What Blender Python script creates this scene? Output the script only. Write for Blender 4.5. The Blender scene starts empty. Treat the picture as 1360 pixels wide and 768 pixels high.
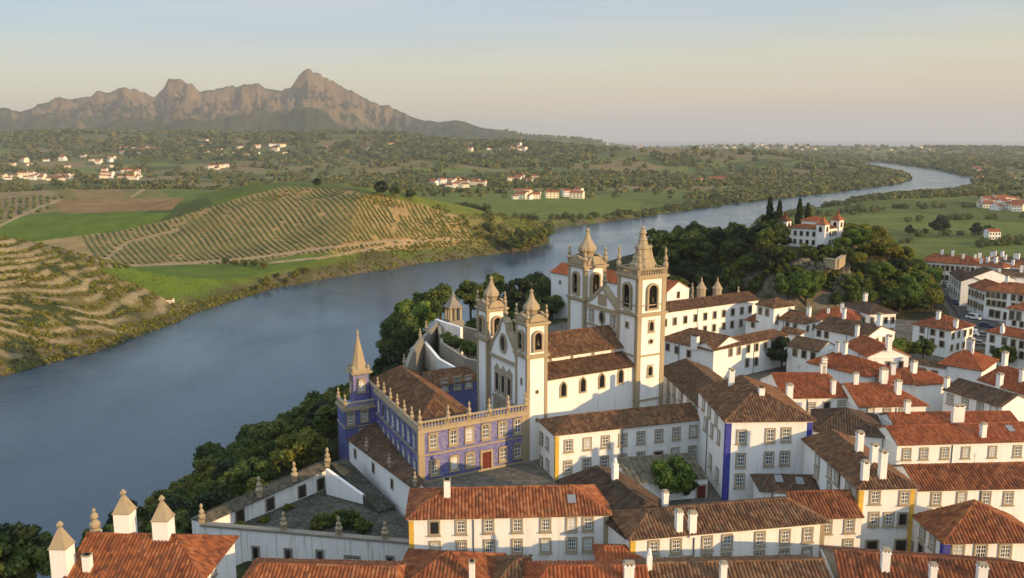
import bpy, bmesh, math, random
import numpy as np
from math import radians, tan, atan, atan2, sin, cos, pi, hypot
from mathutils import Vector, Matrix
random.seed(11)
RS = np.random.RandomState(5)
SC = bpy.context.scene
COL = SC.collection
# ------------------------------------------------------------------ camera
F, CX, CY = 1150.0, 680.0, 384.0
PITCH = atan(199 / F)
CP, SP = cos(PITCH), sin(PITCH)
CAMZ = 50.0
CAM = Vector((0, 0, CAMZ))
WATER = -30.0
def ray(px, py):
    a, b = (px - CX) / F, -(py - CY) / F
    return Vector((a, CP + b * SP, -SP + b * CP))
def P(px, py, z):
    d = ray(px, py); t = (z - CAMZ) / d.z
    return CAM + d * t
def proj(p):
    dx, dy, dz = p[0], p[1], p[2] - CAMZ
    dep = dy * CP - dz * SP
    return CX + F * dx / dep, CY - F * (dy * SP + dz * CP) / dep
def ray_plane(px, py, o, n):
    d = ray(px, py); den = d.dot(n)
    return CAM + d * ((o - CAM).dot(n) / den)
cam = bpy.data.cameras.new('camera'); camo = bpy.data.objects.new('camera', cam); COL.objects.link(camo)
camo.location = CAM; camo.rotation_euler = (pi / 2 - PITCH, 0, 0)
cam.sensor_width = 36; cam.lens = 36 * F / 1360; cam.clip_start = 1; cam.clip_end = 120000
SC.camera = camo
# ------------------------------------------------------------------ sun, sky
SUN_EL, SUN_AZ = radians(12.5), radians(128)          # azimuth clockwise from +Y
SUN = Vector((sin(SUN_AZ) * cos(SUN_EL), cos(SUN_AZ) * cos(SUN_EL), sin(SUN_EL)))
l = bpy.data.lights.new('sun', 'SUN'); l.energy = 4.5; l.angle = radians(0.6); l.color = (1.0, .66, .32)
lo = bpy.data.objects.new('sun', l); COL.objects.link(lo); lo.rotation_euler = SUN.to_track_quat('Z', 'Y').to_euler()
lo.location = (0, 0, 300)
# ------------------------------------------------------------------ node helpers
class NT:
    def __init__(s, tree): s.t = tree; s.n = tree.nodes; s.l = tree.links
    def new(s, typ, **kw):
        n = s.n.new(typ)
        for k, v in kw.items():
            if k.startswith('i_'):
                key = k[2:]; n.inputs[int(key) if key.isdigit() else key].default_value = v
            else: setattr(n, k, v)
        return n
    def link(s, a, b): s.l.new(a, b)
    def math(s, op, a, b=None, c=None):
        n = s.n.new('ShaderNodeMath'); n.operation = op
        for i, v in enumerate((a, b, c)):
            if v is None: continue
            if isinstance(v, (int, float)): n.inputs[i].default_value = v
            else: s.l.new(v, n.inputs[i])
        return n.outputs[0]
    def mix(s, fac, a, b, blend='MIX'):
        n = s.n.new('ShaderNodeMix'); n.data_type = 'RGBA'; n.blend_type = blend
        for sock, v in ((n.inputs[0], fac), (n.inputs[6], a), (n.inputs[7], b)):
            if isinstance(v, (int, float)): sock.default_value = v
            elif isinstance(v, tuple): sock.default_value = v if len(v) == 4 else (*v, 1)
            else: s.l.new(v, sock)
        return n.outputs[2]
    def ramp(s, fac, stops, interp='LINEAR'):
        n = s.n.new('ShaderNodeValToRGB'); cr = n.color_ramp; cr.interpolation = interp
        while len(cr.elements) < len(stops): cr.elements.new(.5)
        for e, (p, c) in zip(cr.elements, stops): e.position = p; e.color = c if len(c) == 4 else (*c, 1)
        s.l.new(fac, n.inputs[0]); return n.outputs[0]
    def noise(s, vec, scale, detail=3, rough=.55, dim='3D'):
        n = s.n.new('ShaderNodeTexNoise'); n.noise_dimensions = dim; n.inputs['Scale'].default_value = scale
        n.inputs['Detail'].default_value = detail; n.inputs['Roughness'].default_value = rough
        if vec is not None: s.l.new(vec, n.inputs['Vector'])
        return n.outputs[0]
    def mapping(s, vec, scale=(1, 1, 1), rot=(0, 0, 0)):
        n = s.n.new('ShaderNodeMapping'); n.inputs['Scale'].default_value = scale; n.inputs['Rotation'].default_value = rot
        s.l.new(vec, n.inputs[0]); return n.outputs[0]
    def bump(s, h, strength=.3, dist=.1):
        n = s.n.new('ShaderNodeBump'); n.inputs['Strength'].default_value = strength; n.inputs['Distance'].default_value = dist
        s.l.new(h, n.inputs['Height']); return n.outputs[0]
def g(v): return (v, v, v)
MATS = {}
def new_mat(name, rough=.8, spec=.3):
    m = bpy.data.materials.new(name); m.use_nodes = True
    t = NT(m.node_tree); b = t.n['Principled BSDF']; b.inputs['Roughness'].default_value = rough
    b.inputs['Specular IOR Level'].default_value = spec
    MATS[name] = m
    return m, t, b
def pos(t): return t.new('ShaderNodeNewGeometry').outputs['Position']
def simple(name, c, rough=.7, var=.25, scale=1.5, spec=.3, metal=0):
    m, t, b = new_mat(name, rough, spec); p = pos(t)
    n = t.noise(p, scale, 4)
    lo_ = tuple(x * (1 - var) for x in c); hi = tuple(min(1, x * (1 + var)) for x in c)
    t.link(t.ramp(n, [(.3, lo_), (.7, hi)]), b.inputs['Base Color']); b.inputs['Metallic'].default_value = metal
    return m
# world
w = bpy.data.worlds.new("World"); SC.world = w; w.use_nodes = True
t = NT(w.node_tree); bg = t.n['Background']
sky = t.new('ShaderNodeTexSky', sky_type='NISHITA', sun_disc=False); sky.sun_elevation = SUN_EL; sky.sun_rotation = SUN_AZ
sky.air_density = 1.0; sky.dust_density = 1.2; sky.ozone_density = 1.0; sky.altitude = 100
tc = t.new('ShaderNodeTexCoord'); sep = t.new('ShaderNodeSeparateXYZ'); t.link(tc.outputs['Generated'], sep.inputs[0])
zz = t.math('MAXIMUM', sep.outputs[2], 0.0)
# thin high cloud veil: streaks seen in perspective on a flat layer
inv = t.math('DIVIDE', 1.0, t.math('ADD', zz, .06))
cx = t.math('MULTIPLY', sep.outputs[0], inv); cy = t.math('MULTIPLY', sep.outputs[1], inv)
comb = t.new('ShaderNodeCombineXYZ'); t.link(t.math('MULTIPLY', cx, .35), comb.inputs[0]); t.link(t.math('MULTIPLY', cy, 1.1), comb.inputs[1])
cn = t.noise(comb.outputs[0], 1.3, 6, .6)
veil = t.ramp(cn, [(.42, g(0)), (.68, g(1))])
elev = t.math('MAXIMUM', t.math('SUBTRACT', zz, t.math('MULTIPLY', t.math('ADD', sep.outputs[0], .2), .035)), 0.0)
warm = t.ramp(elev, [(0.0, (.50, .40, .34)), (.028, (.68, .53, .35)), (.07, (.63, .60, .44)), (.115, (.44, .54, .60)), (.165, (.38, .51, .66)), (.30, (.46, .61, .78)), (.6, (.78, .94, 1.1))])
base = t.mix(.84, sky.outputs[0], t.mix(1.0, warm, (5.9, 5.9, 5.9, 1), 'MULTIPLY'))
base = t.mix(t.math('MULTIPLY', veil, .30), base, (4.2, 4.0, 3.75, 1))
t.link(base, bg.inputs[0]); bg.inputs[1].default_value = .15
# ------------------------------------------------------------------ mesh builder
class MB:
    def __init__(s): s.v = []; s.f = []; s.m = []; s.uv = []
    def face(s, pts, m=0, uv=None):
        i = len(s.v); s.v.extend((float(p[0]), float(p[1]), float(p[2])) for p in pts); s.f.append(tuple(range(i, i + len(pts)))); s.m.append(m)
        s.uv.append(uv)
    def mesh(s, vs, fs, m=0):
        i = len(s.v); s.v.extend((float(p[0]), float(p[1]), float(p[2])) for p in vs)
        for f in fs: s.f.append(tuple(i + k for k in f)); s.m.append(m); s.uv.append(None)
    def prism(s, poly, z0, z1, m=0, top=True, bottom=False):
        """poly: list of (x,y); z0,z1 numbers or per-vertex lists"""
        n = len(poly)
        a = sum(poly[i][0] * poly[(i + 1) % n][1] - poly[(i + 1) % n][0] * poly[i][1] for i in range(n))
        za = z0 if isinstance(z0, (list, tuple)) else [z0] * n; zb = z1 if isinstance(z1, (list, tuple)) else [z1] * n
        if a < 0: poly = poly[::-1]; za = list(za)[::-1]; zb = list(zb)[::-1]
        vs = [(poly[i][0], poly[i][1], za[i]) for i in range(n)] + [(poly[i][0], poly[i][1], zb[i]) for i in range(n)]
        fs = [(i, (i + 1) % n, n + (i + 1) % n, n + i) for i in range(n)]
        if top: fs.append(tuple(range(n, 2 * n)))
        if bottom: fs.append(tuple(reversed(range(n))))
        s.mesh(vs, fs, m)
    def box(s, c, ux, uy, uz, m=0):
        """centre and three half-axis vectors"""
        c, ux, uy, uz = Vector(c), Vector(ux), Vector(uy), Vector(uz)
        vs = [c + ux * a + uy * b + uz * d for d in (-1, 1) for b in (-1, 1) for a in (-1, 1)]
        s.mesh(vs, [(0, 2, 3, 1), (4, 5, 7, 6), (0, 1, 5, 4), (2, 6, 7, 3), (0, 4, 6, 2), (1, 3, 7, 5)], m)
    def beam(s, p, q, w, h, m=0):
        """box from p to q, width w, rising from the line to h above"""
        p, q = Vector(p), Vector(q); d = q - p
        n = Vector((-d.y, d.x, 0));
        if n.length < 1e-6: n = Vector((1, 0, 0))
        n.normalize(); s.box((p + q) / 2 + Vector((0, 0, h / 2)), d / 2, n * w / 2, Vector((0, 0, h / 2)), m)
    def tube(s, p, q, r0, r1, n=6, m=0, caps=True):
        p, q = Vector(p), Vector(q); d = (q - p).normalized()
        a = d.orthogonal().normalized(); b = d.cross(a)
        vs = [p + (a * cos(2 * pi * i / n) + b * sin(2 * pi * i / n)) * r0 for i in range(n)] + [q + (a * cos(2 * pi * i / n) + b * sin(2 * pi * i / n)) * r1 for i in range(n)]
        fs = [(i, (i + 1) % n, n + (i + 1) % n, n + i) for i in range(n)]
        if caps: fs += [tuple(reversed(range(n))), tuple(range(n, 2 * n))]
        s.mesh(vs, fs, m)
    def lathe(s, c, prof, n=8, m=0, rot=0, sq=False):
        """profile [(r,z)...] about a vertical axis at c"""
        vs = []; k = sqrt2 if sq else 1
        for r, z in prof:
            for i in range(n):
                an = 2 * pi * i / n + rot; vs.append((c[0] + r * k * cos(an), c[1] + r * k * sin(an), c[2] + z))
        fs = []
        for j in range(len(prof) - 1):
            for i in range(n): fs.append((j * n + i, j * n + (i + 1) % n, (j + 1) * n + (i + 1) % n, (j + 1) * n + i))
        fs.append(tuple(reversed(range(n)))); fs.append(tuple(range((len(prof) - 1) * n, len(prof) * n)))
        s.mesh(vs, fs, m)
    def build(s, name, mats, parent=None, origin=None, smooth=False, col=None):
        me = bpy.data.meshes.new(name)
        o = origin if origin is not None else (world_loc(parent) if parent is not None else Vector((0, 0, 0)))
        me.from_pydata([(a - o[0], b - o[1], c - o[2]) for a, b, c in s.v], [], s.f)
        if not isinstance(mats, (list, tuple)): mats = [mats]
        for mm in mats: me.materials.append(MATS[mm] if isinstance(mm, str) else mm)
        me.polygons.foreach_set('material_index', s.m)
        if any(u is not None for u in s.uv):
            uvl = me.uv_layers.new(name='UVMap'); flat = []
            for f, u in zip(s.f, s.uv):
                flat.extend([c for q in (u or [(0, 0)] * len(f)) for c in q])
            uvl.data.foreach_set('uv', flat)
        if smooth: me.polygons.foreach_set('use_smooth', [True] * len(s.f))
        me.update()
        ob = bpy.data.objects.new(name, me); COL.objects.link(ob)
        if parent is not None: ob.parent = parent
        else: ob.location = o
        return ob
sqrt2 = math.sqrt(2)
def world_loc(o):
    p = Vector((0, 0, 0))
    while o is not None: p = p + o.location; o = o.parent
    return p
def empty(name, loc): o = bpy.data.objects.new(name, None); COL.objects.link(o); o.location = loc; o.empty_display_size = .5; return o
def tag(o, label=None, cat=None, group=None, kind=None):
    if label: o['label'] = label
    if cat: o['category'] = cat
    if group: o['group'] = group
    if kind: o['kind'] = kind
    return o
def inst(ob, loc, rz, parent=None, sc=1):
    c = ob.copy(); COL.objects.link(c); c.parent = parent; c.location = loc; c.rotation_euler = (0, 0, rz); c.scale = (sc, sc, sc) if not isinstance(sc, tuple) else sc
    return c
def hide_proto(o):
    """prototypes are removed at the end; copies keep the mesh data"""
    PROTOS.append(o); return o
PROTOS = []
# ------------------------------------------------------------------ numpy noise
def vnoise(x, y, seed=0):
    ix = np.floor(x); iy = np.floor(y); fx = x - ix; fy = y - iy
    fx = fx * fx * (3 - 2 * fx); fy = fy * fy * (3 - 2 * fy)
    def h(a, b):
        q = np.sin(a * 127.1 + b * 311.7 + seed * 74.7) * 43758.5453
        return q - np.floor(q)
    return (h(ix, iy) * (1 - fx) + h(ix + 1, iy) * fx) * (1 - fy) + (h(ix, iy + 1) * (1 - fx) + h(ix + 1, iy + 1) * fx) * fy
def fbm(x, y, o=4, seed=0, gain=.5):
    s = 0; a = 1; n = 0
    for i in range(o):
        s = s + a * vnoise(x * 2 ** i + 17.3 * i, y * 2 ** i - 9.1 * i, seed + i); n += a; a *= gain
    return s / n
def ridged(x, y, o=5, seed=0):
    s = 0; a = 1; n = 0
    for i in range(o):
        v = 1 - np.abs(2 * vnoise(x * 2 ** i + 5.3 * i, y * 2 ** i + 3.7 * i, seed + i) - 1); s = s + a * v * v; n += a; a *= .5
    return s / n
def sstep(a, b, x):
    q = np.clip((x - a) / (b - a), 0, 1); return q * q * (3 - 2 * q)
def sd_poly(X, Y, poly):
    """signed distance, negative inside"""
    d2 = np.full(X.shape, 1e18); inside = np.zeros(X.shape, bool); n = len(poly)
    for i in range(n):
        ax, ay = poly[i]; bx, by = poly[(i + 1) % n]
        ex, ey = bx - ax, by - ay; wx, wy = X - ax, Y - ay
        tt = np.clip((wx * ex + wy * ey) / (ex * ex + ey * ey + 1e-12), 0, 1)
        dx, dy = wx - ex * tt, wy - ey * tt; d2 = np.minimum(d2, dx * dx + dy * dy)
        c = ((ay > Y) != (by > Y)) & (X < ex * (Y - ay) / (ey if abs(ey) > 1e-9 else 1e-9) + ax)
        inside ^= c
    d = np.sqrt(d2); return np.where(inside, -d, d)
def in_poly(X, Y, poly):
    inside = np.zeros(X.shape, bool); n = len(poly)
    for i in range(n):
        ax, ay = poly[i]; bx, by = poly[(i + 1) % n]
        inside ^= ((ay > Y) != (by > Y)) & (X < (bx - ax) * (Y - ay) / ((by - ay) if abs(by - ay) > 1e-9 else 1e-9) + ax)
    return inside
# ------------------------------------------------------------------ materials
def wall_mat(name, c, dirt=.35, dirtc=(.30, .27, .22), fs=1.6):
    m, t, b = new_mat(name, .85, .2); p = pos(t)
    n1 = t.noise(t.mapping(p, (fs, fs, .13)), 1.0, 5, .6)         # vertical rain streaks
    n2 = t.noise(p, .35, 4, .6)                                     # patchy repainting
    f = t.ramp(n1, [(.52, g(0)), (.80, g(1))]); f2 = t.ramp(n2, [(.35, g(0)), (.8, g(.6))])
    col = t.mix(t.math('MULTIPLY', f, dirt), c, dirtc)
    col = t.mix(t.math('MULTIPLY', f2, dirt * .5), col, tuple(x * .72 for x in c))
    t.link(col, b.inputs['Base Color'])
    t.link(t.bump(t.noise(p, 2.2, 5, .7), .25, .06), b.inputs['Normal'])
    return m
wall_mat('whitewash', (.83, .82, .79), .42, (.36, .33, .28))
wall_mat('whitewash_worn', (.83, .82, .79), .9, (.20, .18, .15), 2.6)
wall_mat('cream_wash', (.78, .71, .56), .25)
wall_mat('stone', (.36, .30, .21), .55, (.13, .115, .085))
wall_mat('stone_light', (.38, .305, .195), .75, (.17, .145, .10))
wall_mat('stone_grey', (.25, .225, .18), .6, (.10, .095, .08))
simple('yellow_trim', (.62, .40, .07), .8, .15)
simple('blue_trim', (.055, .06, .30), .8, .15)
simple('door_dark', (.03, .025, .02), .6, .3)
simple('door_red', (.12, .02, .015), .6, .3)
simple('sash_white', (.72, .72, .68), .6, .08)
simple('curtain', (.42, .42, .40), .8, .2, 3)
simple('bronze', (.06, .05, .035), .45, .3, 3, .5, .8)
simple('iron', (.05, .05, .05), .6, .3)
simple('bark', (.075, .055, .038), .9, .4, 4)
m, t, b = new_mat('glass', .12, .5)
oi = t.new('ShaderNodeObjectInfo')
t.link(t.ramp(oi.outputs['Random'], [(0, (.012, .014, .016)), (.6, (.03, .034, .038)), (1, (.10, .10, .095))]), b.inputs['Base Color'])
m, t, b = new_mat('opening_shade', .9, .1); b.inputs['Base Color'].default_value = (.012, .011, .010, 1)  # near-black colour painted for the shade inside belfries, turrets and chimney tops
# blue glazed tile: painted panels of scrollwork
def tile_mat(name, deep, pale):
    m, t, b = new_mat(name, .35, .5); p = pos(t)
    sc = t.noise(p, 1.7, 5, .65); v = t.new('ShaderNodeTexVoronoi', feature='DISTANCE_TO_EDGE'); v.inputs['Scale'].default_value = 1.25
    wv = t.mix(.4, p, t.noise(p, 1.2, 3))
    t.link(p, v.inputs['Vector'])
    f = t.ramp(sc, [(.40, g(0)), (.52, g(1))]); e = t.ramp(v.outputs['Distance'], [(.0, g(1)), (.10, g(0))])
    fine = t.ramp(t.noise(p, 6.5, 3), [(.45, g(0)), (.6, g(.75))])
    fac = t.math('MAXIMUM', t.math('MULTIPLY', f, fine), t.math('MULTIPLY', e, .4))
    col = t.mix(fac, deep, pale)
    col = t.mix(t.ramp(t.noise(p, .5, 4), [(.4, g(0)), (.8, g(.5))]), col, (.16, .15, .27))
    t.link(col, b.inputs['Base Color'])
    t.link(t.ramp(t.noise(p, 3, 3), [(.3, g(.3)), (.7, g(.55))]), b.inputs['Roughness'])
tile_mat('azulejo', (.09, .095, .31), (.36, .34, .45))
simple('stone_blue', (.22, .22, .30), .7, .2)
tile_mat('azulejo_shaded', (.06, .07, .25), (.22, .23, .40))  # same tile, its colour darkened as shade for the palace's unlit sides
# clay roofs: uv in metres along the eave and up the slope
def roof_mat(name, stops, lichen, lich_amt, rough=.85):
    m, t, b = new_mat(name, rough, .2)
    uv = t.new('ShaderNodeUVMap'); s = t.new('ShaderNodeSeparateXYZ'); t.link(uv.outputs[0], s.inputs[0])
    oi = t.new('ShaderNodeObjectInfo'); p = pos(t)
    cu = t.math('FLOOR', t.math('DIVIDE', s.outputs[0], .40)); cv = t.math('FLOOR', t.math('ADD', t.math('DIVIDE', s.outputs[1], .62), t.math('MULTIPLY', cu, .37)))
    cmb = t.new('ShaderNodeCombineXYZ'); t.link(cu, cmb.inputs[0]); t.link(cv, cmb.inputs[1]); t.link(t.math('MULTIPLY', oi.outputs['Random'], 91), cmb.inputs[2])
    wn = t.new('ShaderNodeTexWhiteNoise', noise_dimensions='3D'); t.link(cmb.outputs[0], wn.inputs['Vector'])
    big = t.noise(p, .28, 4, .6)
    val = t.math('ADD', t.math('ADD', t.math('MULTIPLY', wn.outputs['Value'], .46), .07), t.math('MULTIPLY', big, .46))
    val = t.math('ADD', val, t.math('MULTIPLY', t.math('SUBTRACT', oi.outputs['Random'], .5), .16))
    col = t.ramp(val, stops)
    lf = t.ramp(t.noise(p, .9, 5, .7), [(.50, g(0)), (.66, g(lich_amt))])
    col = t.mix(lf, col, lichen)
    sp = t.ramp(t.noise(p, 5.5, 2), [(.66, g(0)), (.74, g(lich_amt * .9))])
    col = t.mix(sp, col, (.30, .27, .20))
    t.link(col, b.inputs['Base Color'])
    t.link(t.bump(t.math('ADD', wn.outputs['Value'], t.noise(p, 7, 3)), .35, .05), b.inputs['Normal'])
roof_mat('roof_old', [(.15, (0.050, 0.028, 0.016)), (.4, (0.118, 0.056, 0.030)), (.62, (0.181, 0.086, 0.041)), (.85, (0.272, 0.155, 0.077)), (1, (0.327, 0.227, 0.136))], (.11, .095, .06), .65)
roof_mat('roof_red', [(.15, (0.160, 0.043, 0.019)), (.4, (0.250, 0.069, 0.027)), (.65, (0.341, 0.101, 0.037)), (.9, (0.432, 0.159, 0.067)), (1, (0.478, 0.233, 0.113))], (.13, .075, .045), .35)
roof_mat('roof_rust', [(.15, (0.078, 0.028, 0.014)), (.4, (0.187, 0.060, 0.026)), (.65, (0.298, 0.100, 0.038)), (.88, (0.398, 0.169, 0.071)), (1, (0.464, 0.279, 0.142))], (.09, .065, .04), .5)
roof_mat('roof_dark', [(.15, (0.033, 0.022, 0.016)), (.4, (0.070, 0.041, 0.027)), (.7, (0.121, 0.069, 0.040)), (1, (0.204, 0.136, 0.079))], (.085, .085, .055), .75)
roof_mat('roof_grey', [(.15, (0.046, 0.041, 0.031)), (.5, (0.102, 0.087, 0.061)), (1, (0.204, 0.173, 0.122))], (.12, .115, .08), .8)
# foliage
def leaf_mat(name, c0, c1, c2):
    m, t, b = new_mat(name, .65, .25)
    a = t.new('ShaderNodeAttribute', attribute_name='Col'); oi = t.new('ShaderNodeObjectInfo')
    sp = t.new('ShaderNodeSeparateColor'); t.link(a.outputs['Color'], sp.inputs[0])
    v = t.math('ADD', t.math('MULTIPLY', sp.outputs[0], .72), t.math('MULTIPLY', oi.outputs['Random'], .28))
    col = t.ramp(v, [(.1, c0), (.5, c1), (.95, c2)])
    t.link(col, b.inputs['Base Color'])
    tr = t.new('ShaderNodeBsdfTranslucent'); t.link(col, tr.inputs[0]); mx = t.new('ShaderNodeMixShader'); mx.inputs[0].default_value = .3
    t.link(b.outputs[0], mx.inputs[1]); t.link(tr.outputs[0], mx.inputs[2]); t.link(mx.outputs[0], t.n['Material Output'].inputs[0])
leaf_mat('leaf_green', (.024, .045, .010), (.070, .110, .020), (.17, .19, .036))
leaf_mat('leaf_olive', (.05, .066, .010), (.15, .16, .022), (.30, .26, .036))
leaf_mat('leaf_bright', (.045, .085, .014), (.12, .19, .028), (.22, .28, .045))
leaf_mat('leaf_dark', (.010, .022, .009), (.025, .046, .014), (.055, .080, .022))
leaf_mat('wood_far', (.036, .056, .016), (.095, .12, .030), (.20, .18, .05))
# terrain: colour attribute times fine break-up
m, t, b = new_mat('terrain', .95, .1); p = pos(t)
a = t.new('ShaderNodeAttribute', attribute_name='Col')
n1 = t.noise(p, .8, 5, .65); n2 = t.noise(p, .06, 5, .6)
k = t.math('MULTIPLY', t.ramp(n1, [(.3, g(.55)), (.7, g(1.35))]), t.ramp(n2, [(.3, g(.78)), (.7, g(1.22))]))
t.link(t.mix(1.0, a.outputs['Color'], k, 'MULTIPLY'), b.inputs['Base Color'])
t.link(t.bump(n1, .6, .5), b.inputs['Normal'])
# water
m, t, b = new_mat('water', .10, .5); p = pos(t)
b.inputs['Base Color'].default_value = (.040, .070, .100, 1); b.inputs['IOR'].default_value = 1.33
w1 = t.noise(t.mapping(p, (.55, .9, 1), (0, 0, .6)), .55, 4, .55); w2 = t.noise(t.mapping(p, (1, .35, 1), (0, 0, -.5)), .035, 4, .6)
patch = t.ramp(w2, [(.35, g(.15)), (.65, g(1))])
t.link(t.bump(t.math('MULTIPLY', w1, patch), .55, .35), b.inputs['Normal'])
t.link(t.ramp(w2, [(.35, g(.14)), (.7, g(.30))]), b.inputs['Roughness'])
# ground surfaces
def paving(name, c, sc, c2):
    m, t, b = new_mat(name, .85, .25); p = pos(t)
    v = t.new('ShaderNodeTexVoronoi', feature='DISTANCE_TO_EDGE'); v.inputs['Scale'].default_value = sc; t.link(p, v.inputs['Vector'])
    e = t.ramp(v.outputs['Distance'], [(0, g(.45)), (.12, g(1))])
    n = t.noise(p, .45, 5, .65)
    col = t.mix(t.ramp(n, [(.42, g(0)), (.62, g(.85))]), c, c2)
    t.link(t.mix(1.0, col, e, 'MULTIPLY'), b.inputs['Base Color'])
    t.link(t.bump(v.outputs['Distance'], .4, .1), b.inputs['Normal'])
paving('cobbles', (.14, .125, .10), 1.5, (.085, .08, .06))
paving('slate_court', (.10, .095, .08), .9, (.05, .055, .03))
simple('asphalt', (.055, .055, .055), .9, .25, .5)
simple('pavement', (.19, .18, .165), .9, .2, .8)
simple('road_paint', (.7, .7, .66), .8, .15)
simple('rock', (.12, .105, .072), .95, .7, .8)
simple('render_pink', (.55, .36, .30), .85, .15)
simple('car_white', (.72, .72, .72), .3, .05, 1, .6)
simple('car_grey', (.20, .21, .22), .3, .08, 1, .6)
simple('car_red', (.18, .03, .03), .3, .08, 1, .6)
simple('car_blue', (.04, .06, .12), .3, .08, 1, .6)
simple('tyre', (.02, .02, .02), .8, .2)
simple('soil', (.24, .16, .08), .95, .3, .3)
simple('shutter_white', (.6, .6, .57), .7, .12)
simple('shutter_brown', (.11, .065, .04), .7, .3)
m, t, b = new_mat('glass_dark', .15, .5); b.inputs['Base Color'].default_value = (.015, .017, .02, 1)
# ------------------------------------------------------------------ terrain
def W(pts, z): return [tuple(P(a, b, z)[:2]) for a, b in pts]
RIVER = W([(-500, 640), (-300, 580), (0, 502), (60, 487), (150, 462), (230, 432), (250, 420), (300, 403), (360, 385), (440, 370), (520, 358),
           (600, 345), (660, 338), (700, 333), (726, 325), (732, 314), (737, 303), (800, 296), (850, 290), (920, 279), (1000, 268), (1060, 261), (1100, 257),
           (1150, 250), (1190, 245), (1211, 239), (1205, 234), (1180, 229), (1150, 223), (1130, 219), (1150, 216), (1172, 216),
           (1200, 220), (1250, 227), (1292, 237), (1291, 250), (1250, 257), (1180, 262), (1120, 268), (1060, 279), (1010, 292),
           (940, 335), (900, 355), (800, 392), (735, 412), (640, 432), (560, 458), (520, 498), (470, 548), (400, 583), (330, 610), (260, 650),
           (210, 688), (160, 728), (80, 800), (0, 870), (-200, 1100)], WATER)
TOWN = W([(20, 850), (62, 775), (150, 768), (262, 742), (285, 715), (440, 640), (452, 590), (470, 552), (500, 548), (540, 500), (575, 462), (640, 436), (735, 428), (800, 420),
          (870, 405), (930, 392), (1010, 384), (1110, 376), (1180, 372), (1225, 362), (1300, 352), (1420, 350), (1600, 360)], 0)
COURT = W([(246, 790), (262, 715), (300, 692), (345, 678), (434, 632), (449, 606), (546, 698), (546, 838), (236, 838)], -5)
STREET = W([(1250, 386), (1259, 371), (1272, 378), (1306, 408), (1332, 432), (1312, 464), (1280, 466), (1284, 440), (1270, 414)], 1.06)
TOWN = TOWN + [(400, 60), (300, -150), (-40, -150), (-52, 40)]
RIDGE = [(-400, 150), (-150, 132), (-60, 128), (0, 138), (15, 141), (32, 147), (60, 135), (80, 129), (100, 124), (112, 120), (125, 122), (150, 121), (163, 118), (172, 113), (182, 118), (200, 121), (212, 122),
         (214, 119), (222, 113), (230, 106), (237, 101.5), (243, 99.5), (250, 102), (257, 107.5), (264, 114), (270, 118), (285, 116), (300, 118), (325, 113), (350, 109), (362, 113), (375, 114), (390, 115), (396, 108), (401, 100), (406, 95), (411, 93), (416, 92.5), (420, 96), (424, 92.5), (430, 94), (435, 98.5),
         (440, 101), (455, 112), (465, 117), (475, 121), (500, 132), (530, 146), (560, 157), (572, 161), (585, 160), (600, 159), (612, 161), (625, 165), (660, 172), (700, 180), (740, 184), (800, 188), (880, 191), (1000, 196), (1500, 198)]
RX = np.array([a for a, b in RIDGE], float); RYp = np.array([b for a, b in RIDGE], float)
HILLS = [  # px, Y, height, lateral sigma, radial sigma
    (60, 3500, 84, 520, 330), (330, 3300, 66, 430, 280), (540, 3500, 55, 300, 300), (700, 3000, 46, 330, 240), (985, 2450, 36, 290, 190), (830, 2350, 27, 150, 150),
    (1250, 4700, 26, 900, 500), (950, 5700, 24, 900, 400), (1230, 5700, 12, 800, 400), (200, 2300, 20, 400, 200), (590, 2100, 24, 160, 130), (1090, 2150, 14, 120, 90),
    (395, 690, 38, 105, 78), (560, 610, 17, 60, 52), (130, 1050, 16, 200, 100), (-60, 700, 16, 100, 60), (-60, 372, 28, 62, 52), (-330, 385, 16, 80, 60)]
HX = [(a - CX) / F * (Y * CP + 70 * SP) for a, Y, *_ in HILLS]
CASTLE = (93.0, 268.0)
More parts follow.
